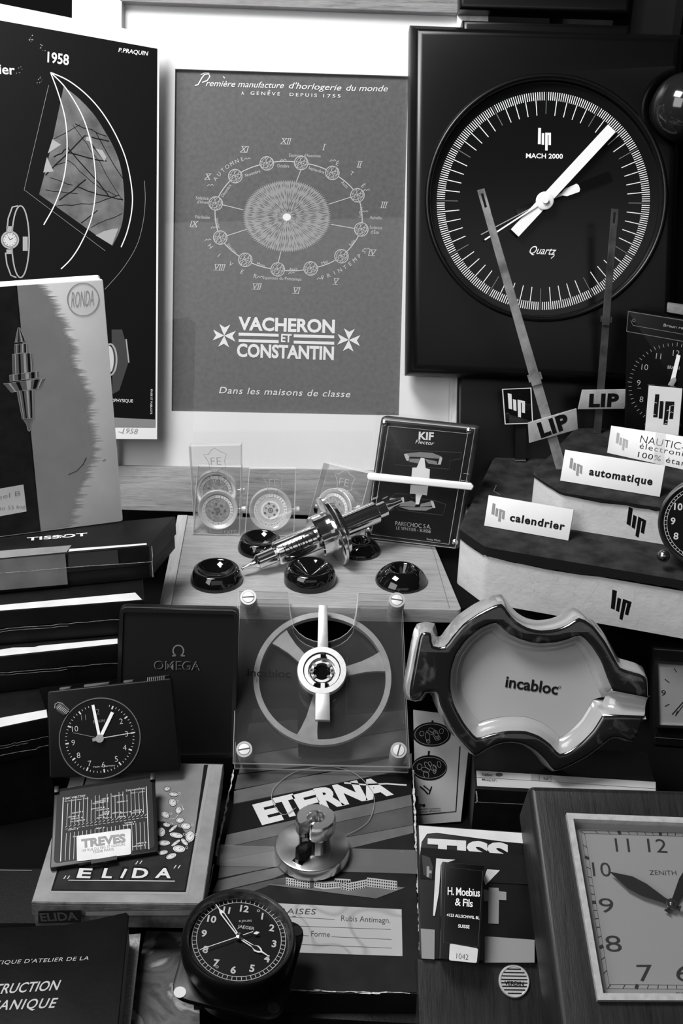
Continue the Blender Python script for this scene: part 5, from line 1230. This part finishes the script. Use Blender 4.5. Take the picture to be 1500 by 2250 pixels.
I = Ink(flat(.05), .0005); I.text('Caliber:', (1058, 1704), (1083, 1705), 5, .01); I.text('Mvmt N°:', (1059, 1715), (1091, 1718), 5, .01); I.line(P4(1046, 1708, 1170, 1715, 1440, 1733), .8); I.line(P4(1184, 1703, 1184, 1716), 1.2); I.text('Ref', (1194, 1713), (1204, 1714), 5, .02); I.ell(1096, 1702, 8, 4); I.build('lettering', 'ink_faint', cb)
I = Ink(flat(.05), .0004); I.poly(P4(1166, 1700, 1212, 1704, 1212, 1718, 1166, 1715)); I.build('grey_patch', 'ink_mid', cb)
tg = MB(); pq = [(1030, 1655), (1032, 1700), (1029, 1728), (1036, 1750), (1030, 1780)]
I = Ink(edge((1044, 1733), (1450, 1757), .05, 90), .0008); I.line(P4(1046, 1738, 1048, 1760, 1044, 1764), 3); I.line(P4(1046, 1762, 1100, 1765, 1150, 1767), 1); I.build('worn_edge', 'worn_edge', cb)

PB2 = edge((918, 2112), (1145, 2116), .053, 41)
wb = thing('wooden_box', 'dark polished wooden box with a round metal badge at the bottom edge', 'box', PB2)
wood('walnut', .007, .026, (30, 2.0, 30), 1, .3, .1, .25)
wood('walnut_top', .0045, .02, (30, 2.0, 30), 1, .42, .04, .22)
MB().pprism(PB2, P4(916, 2107, 1240, 2117, 1240, 2330, 922, 2320), -.04, -.0005, .001, 2).build('body', 'walnut', wb)
cbg = PB2.hit(1129, 2156); rbg = 34 * PB2.scale(1129, 2156)
MB().revolve(PB2.w(cbg.x, cbg.y, -.0005), PB2.n, [(0, rbg), (.001, rbg), (.0016, rbg * .95), (.0016, rbg * .88), (.0012, rbg * .86), (.0012, 0)], 48).build('badge', M('badge_silver', .55, .3, .3) and 'badge_silver', wb)
I = Ink(PB2, .0009)
for k in range(8):
    y = -.72 + k * .206; w = math.sqrt(max(0, .72 - y * y)) * rbg
    I.lline([cbg + V((-w, y * rbg)), cbg + V((w, y * rbg))], rbg * .07)
I.text('VERDIN', (1108, 2164), (1150, 2166), 9, .02)
I.build('badge_lines', 'ink_black', wb)

PTs = edge((922, 2107), (1140, 2114), .0545, 41)
tb2 = thing('watch_carton', 'black and white watch carton with a cut off white logo and large pale letter t', 'box', PTs)
MB().pprism(PTs, P4(918, 1812, 1172, 1830, 1176, 2116, 925, 2106), -.014, 0, .0006, 2).build('carton', 'box_dark', tb2)
I = Ink(PTs, .0003); I.poly(P4(920, 1814, 1172, 1832, 1172, 1855, 1112, 1850, 960, 1830, 938, 1832, 926, 1850, 922, 1880)); I.build('white_border', 'label_paper', tb2)
I = Ink(PTs, .0005); I.text('TISSOT', (938, 1892), (1262, 1912), 47, .05) if False else I.text('TISS', (938, 1892), (1118, 1903), 47, .05); I.build('lettering', 'label_paper', tb2)
I = Ink(PTs, .0006); I.poly(P4(924, 1862, 1172, 1881, 1172, 1944, 922, 1930)); I.build('dark_flap', 'box_dark', tb2)
I = Ink(PTs, .0008); I.poly(P4(958, 1886, 1000, 1889, 968, 1900, 964, 1960, 955, 2012, 951, 2012)); I.poly(P4(1062, 1930, 1070, 1910, 1098, 1912, 1066, 1945)); I.build('white_stroke', 'label_paper', tb2)
I = Ink(PTs, .0008); I.poly(P4(1073, 1950, 1095, 1951, 1096, 1958, 1112, 1960, 1112, 1978, 1096, 1977, 1095, 2030, 1072, 2029, 1072, 1980, 1062, 1980, 1062, 1954, 1073, 1956)); I.build('grey_letter', 'ink_mid', tb2); I = Ink(PTs, .0008); I.poly(P4(924, 2040, 955, 2043, 954, 2108, 926, 2106)); I.build('grey_band', 'ink_mid', tb2); I = Ink(PTs, .0008); I.poly(P4(1064, 2057, 1174, 2065, 1174, 2115, 1064, 2115)); I.build('grey_band', 'ink_mid', tb2)
I = Ink(PTs, .001); I.poly(P4(926, 1878, 944, 1884, 951, 1905, 948, 1932, 930, 1922)); I.build('tape_end', M('tape_dark', .05, .25) and 'tape_dark', tb2)
I = Ink(PTs, .0011); I.poly(P4(937, 1903, 943, 1904, 943, 1912, 948, 1913, 948, 1919, 943, 1919, 942, 1928, 937, 1927)); I.build('cross', 'ink_mid', tb2)

PMb = PTs.off(.013)
mo = thing('oil_box', 'slim black carton with white maker name and a numbered white sticker', 'box', Pl(PMb.w(*PMb.hit(1015, 2112)), PMb.u, PMb.n))
MB().pprism(PMb, P4(973, 1893, 1064, 1902, 1052, 2118, 967, 2106), -.0118, 0, .0006, 2).build('carton', 'black_satin', mo)
I = Ink(PMb, .0003); I.line(P4(979, 1905, 1060, 1914, 1050, 2080, 974, 2071), 1, True); I.build('fold_lines', 'ink_faint', mo)
I = Ink(PMb, .0003); I.text('H. Moebius', (983, 1966), (1054, 1970), 17, .012, .92); I.text('& Fils', (999, 1989), (1038, 1993), 16, .012, .92); I.text('4123 ALLSCHWIL BL', (981, 2013), (1053, 2020), 6, .02); I.text('SUISSE', (1006, 2038), (1031, 2040), 7, .02); I.build('lettering', 'ink_white', mo)
I = Ink(PMb, .0004); q = PMb.hits(P4(988, 2073, 1050, 2084, 1047, 2116, 986, 2110), .0004); I.lpoly(rounded(q, .001)); I.build('sticker', 'label_paper', mo)
I = Ink(PMb, .0006); I.text('1042', (1002, 2106), (1028, 2109), 12, -.02); I.build('number', 'ink_faint', mo)

# ================================================================== wooden desk clock, lower right
PZ = tilt(hitz(1300, 2250, .085), 25, 0)
zc = thing('wooden_clock', 'square polished wooden clock with silver frame and grey dial, leaning at the lower right', 'clock', PZ)
ZQd = P4(1163, 1726, 1780, 1745, 1800, 2400, 1252, 2400)
zq = rounded(PZ.hits(ZQd), .003)
fo_ = PZ.hits(P4(1244, 1786, 1760, 1806, 1762, 2199, 1313, 2197), .003); fi_ = offset(ccw(fo_), -.0032)
fo_ = ccw(fo_)
zz_ = ccw(zq); mb = MB()
mb.loft([[PZ.w(q_.x, q_.y, c) for q_ in offset(zz_, d)] for d, c in ((.0008, -.036), (.0008, -.004), (0, -.0018), (-.0012, -.0005), (-.003, 0))], True, False)
o2 = offset(zz_, -.003); mb.add([PZ.w(q_.x, q_.y, 0) for q_ in list(o2) + list(fi_)], list(tessellate_polygon([[V((q_.x, q_.y, 0)) for q_ in o2], [V((q_.x, q_.y, 0)) for q_ in fi_]])))
mb.build('case', 'walnut_top', zc, sm=40)
M('silver_frame', .55, .32, .4, mott=(250, .15), bmp=(500, .1))
A_ = [[PZ.w(p.x, p.y, c) for p in q_] for q_, c in ((fo_, -.0005), (fo_, .003), (fi_, .003), (offset(fi_, -.0005), -.002))]
MB().loft(A_, False, False).build('frame', 'silver_frame', zc, sm=0)
M('zenith_dial', .27, .42, spec=.4); M('dial_well', .30, .5)
PZd = PZ.off(-.0045)
dq = [PZd.hit(*proj(PZ.w(p.x, p.y, -.002))) for p in fi_]
A_ = [[PZ.w(p.x, p.y, -.0015) for p in offset(fi_, .0002)], [PZ.w(p.x, p.y, -.0042) for p in offset(fi_, -.0022)]]
MB().loft(A_, False, False).build('dial_surround', 'dial_well', zc, sm=0)
MB().prism(PZd, offset(fi_, -.0018), -.001, .0004).build('dial', 'zenith_dial', zc, sm=0)
PZi = PZd.off(.0004); I = Ink(PZi, .0002); J = Ink(PZi, .0002)
to = P4(1275, 1824, 1695, 1836, 1700, 2175, 1331, 2172); ti = P4(1284, 1831, 1688, 1843, 1692, 2166, 1338, 2163)
I.line(to, .9, True); I.line(ti, .9, True)
hubp = (1475, 1987)
for k in range(60):
    a = R(k * 6); 
    ho = PZi.hit(*hubp); d = V((sin(a), cos(a)))
    def inter(poly):
        p = PZi.hits(poly)
        for u, w in zip(p, p[1:] + p[:1]):
            e = w - u; den = d.x * e.y - d.y * e.x
            if abs(den) < 1e-9: continue
            q = u - ho; t = (q.x * e.y - q.y * e.x) / den; s_ = (q.x * d.y - q.y * d.x) / den
            if t > 0 and 0 <= s_ <= 1: return ho + d * t
    a_, b_2 = inter(to), inter(ti)
    if a_ is None or b_2 is None: continue
    I.lline([a_, b_2], .0016 if k % 5 == 0 else .0003)
for t, a_, b_2, h in (('11', (1353, 1871), (1384, 1872), 30), ('12', (1424, 1872), (1466, 1874), 30), ('10', (1303, 1925), (1343, 1926), 31), ('9', (1318, 2005), (1350, 2005), 32), ('8', (1332, 2091), (1367, 2091), 36), ('7', (1403, 2156), (1437, 2156), 37), ('6', (1487, 2156), (1523, 2157), 37), ('5', (1572, 2157), (1606, 2158), 37), ('1', (1528, 1875), (1538, 1875), 30), ('2', (1590, 1928), (1622, 1930), 31), ('3', (1600, 2008), (1632, 2009), 32), ('4', (1600, 2095), (1634, 2096), 36)): I.text(t, a_, b_2, h, -.004)
I.text('ZENITH', (1427, 1922), (1486, 1923), 10, -.008); I.text('SWISS MADE', (1486, 2185), (1560, 2187), 5)
I.build('numerals', M('ink_soft', .02, .5) and 'ink_soft', zc)
hz = PZi.hit(*hubp, .003)
def zhand(tip, wid, c, nm):
    q = PZi.hit(*tip, c); d = (q - hz).normalized(); L_ = (q - hz).length; n_ = V((-d.y, d.x)); k_ = PZi.scale(*hubp)
    pr = [(-20 * k_ / L_, 7 * k_), (-14 * k_ / L_, 3 * k_), (0, 6 * k_), (.12, 6 * k_), (.45, wid * k_), (.68, wid * k_), (1, .5 * k_)]
    MB().prism(PZi, [hz + d * t * L_ + n_ * w for t, w in pr] + [hz + d * t * L_ - n_ * w for t, w in pr[::-1]], c - .0006, c).build(nm, M('hand_black', .012, .4) and 'hand_black', zc)
zhand((1341, 1916), 15, .0035, 'minute_hand'); zhand((1542, 1880), 15, .0026, 'hour_hand')
MB().revolve(PZi.w(hz.x, hz.y, .0035), PZi.n, [(0, .0028), (.0006, .0028), (.0006, .0012), (.0012, .001), (.0014, 0)], 24).build('hub', 'steel', zc)
MB().prism(PZ, offset(fi_, -.0002), -.0012, -.0006).build('glass_pane', 'pane', zc, sm=0)

# ================================================================== square travel watch at the right edge
PW = edge((1436, 1640), (1560, 1650), .001, 78)
sw = thing('square_watch', 'square white dial travel watch in a black leather case beside the ashtray', 'clock', PW)
MB().prism(PW, rounded(PW.hits(P4(1432, 1422, 1620, 1436, 1612, 1652, 1436, 1640)), .002), -.018, -.001, .0015, 3, .001).build('case', 'leather', sw)
wq = PW.hits(P4(1437, 1449, 1600, 1460, 1596, 1602, 1441, 1596)); wi = offset(ccw(wq), -.0022)
MB().ringplate(PW, ccw(wq), wi, -.001, .002).build('bezel', 'steel', sw, sm=0)
MB().prism(PW, wi, -.001, .0003).build('dial', M('watch_dial', .46, .4, mott=(20, .1)) and 'watch_dial', sw)
I = Ink(PW, .0005); I.text('9', (1451, 1528), (1461, 1529), 12, -.01)
for a in (1480, 1468, 1486, 1477), (1460, 1492, 1470, 1500), (1460, 1552, 1470, 1547), (1484, 1572, 1488, 1562): I.line(P4(*a), 1.6)
I.line(P4(1476, 1570, 1520, 1520), 2); I.line(P4(1483, 1573, 1520, 1523), 1.5); I.build('numerals', 'ink_black', sw)
I = Ink(PW, -.0006); I.line(P4(1436, 1426, 1600, 1438), 2); I.line(P4(1438, 1620, 1600, 1632), 1.2); I.build('stitching', 'ink_dim', sw)
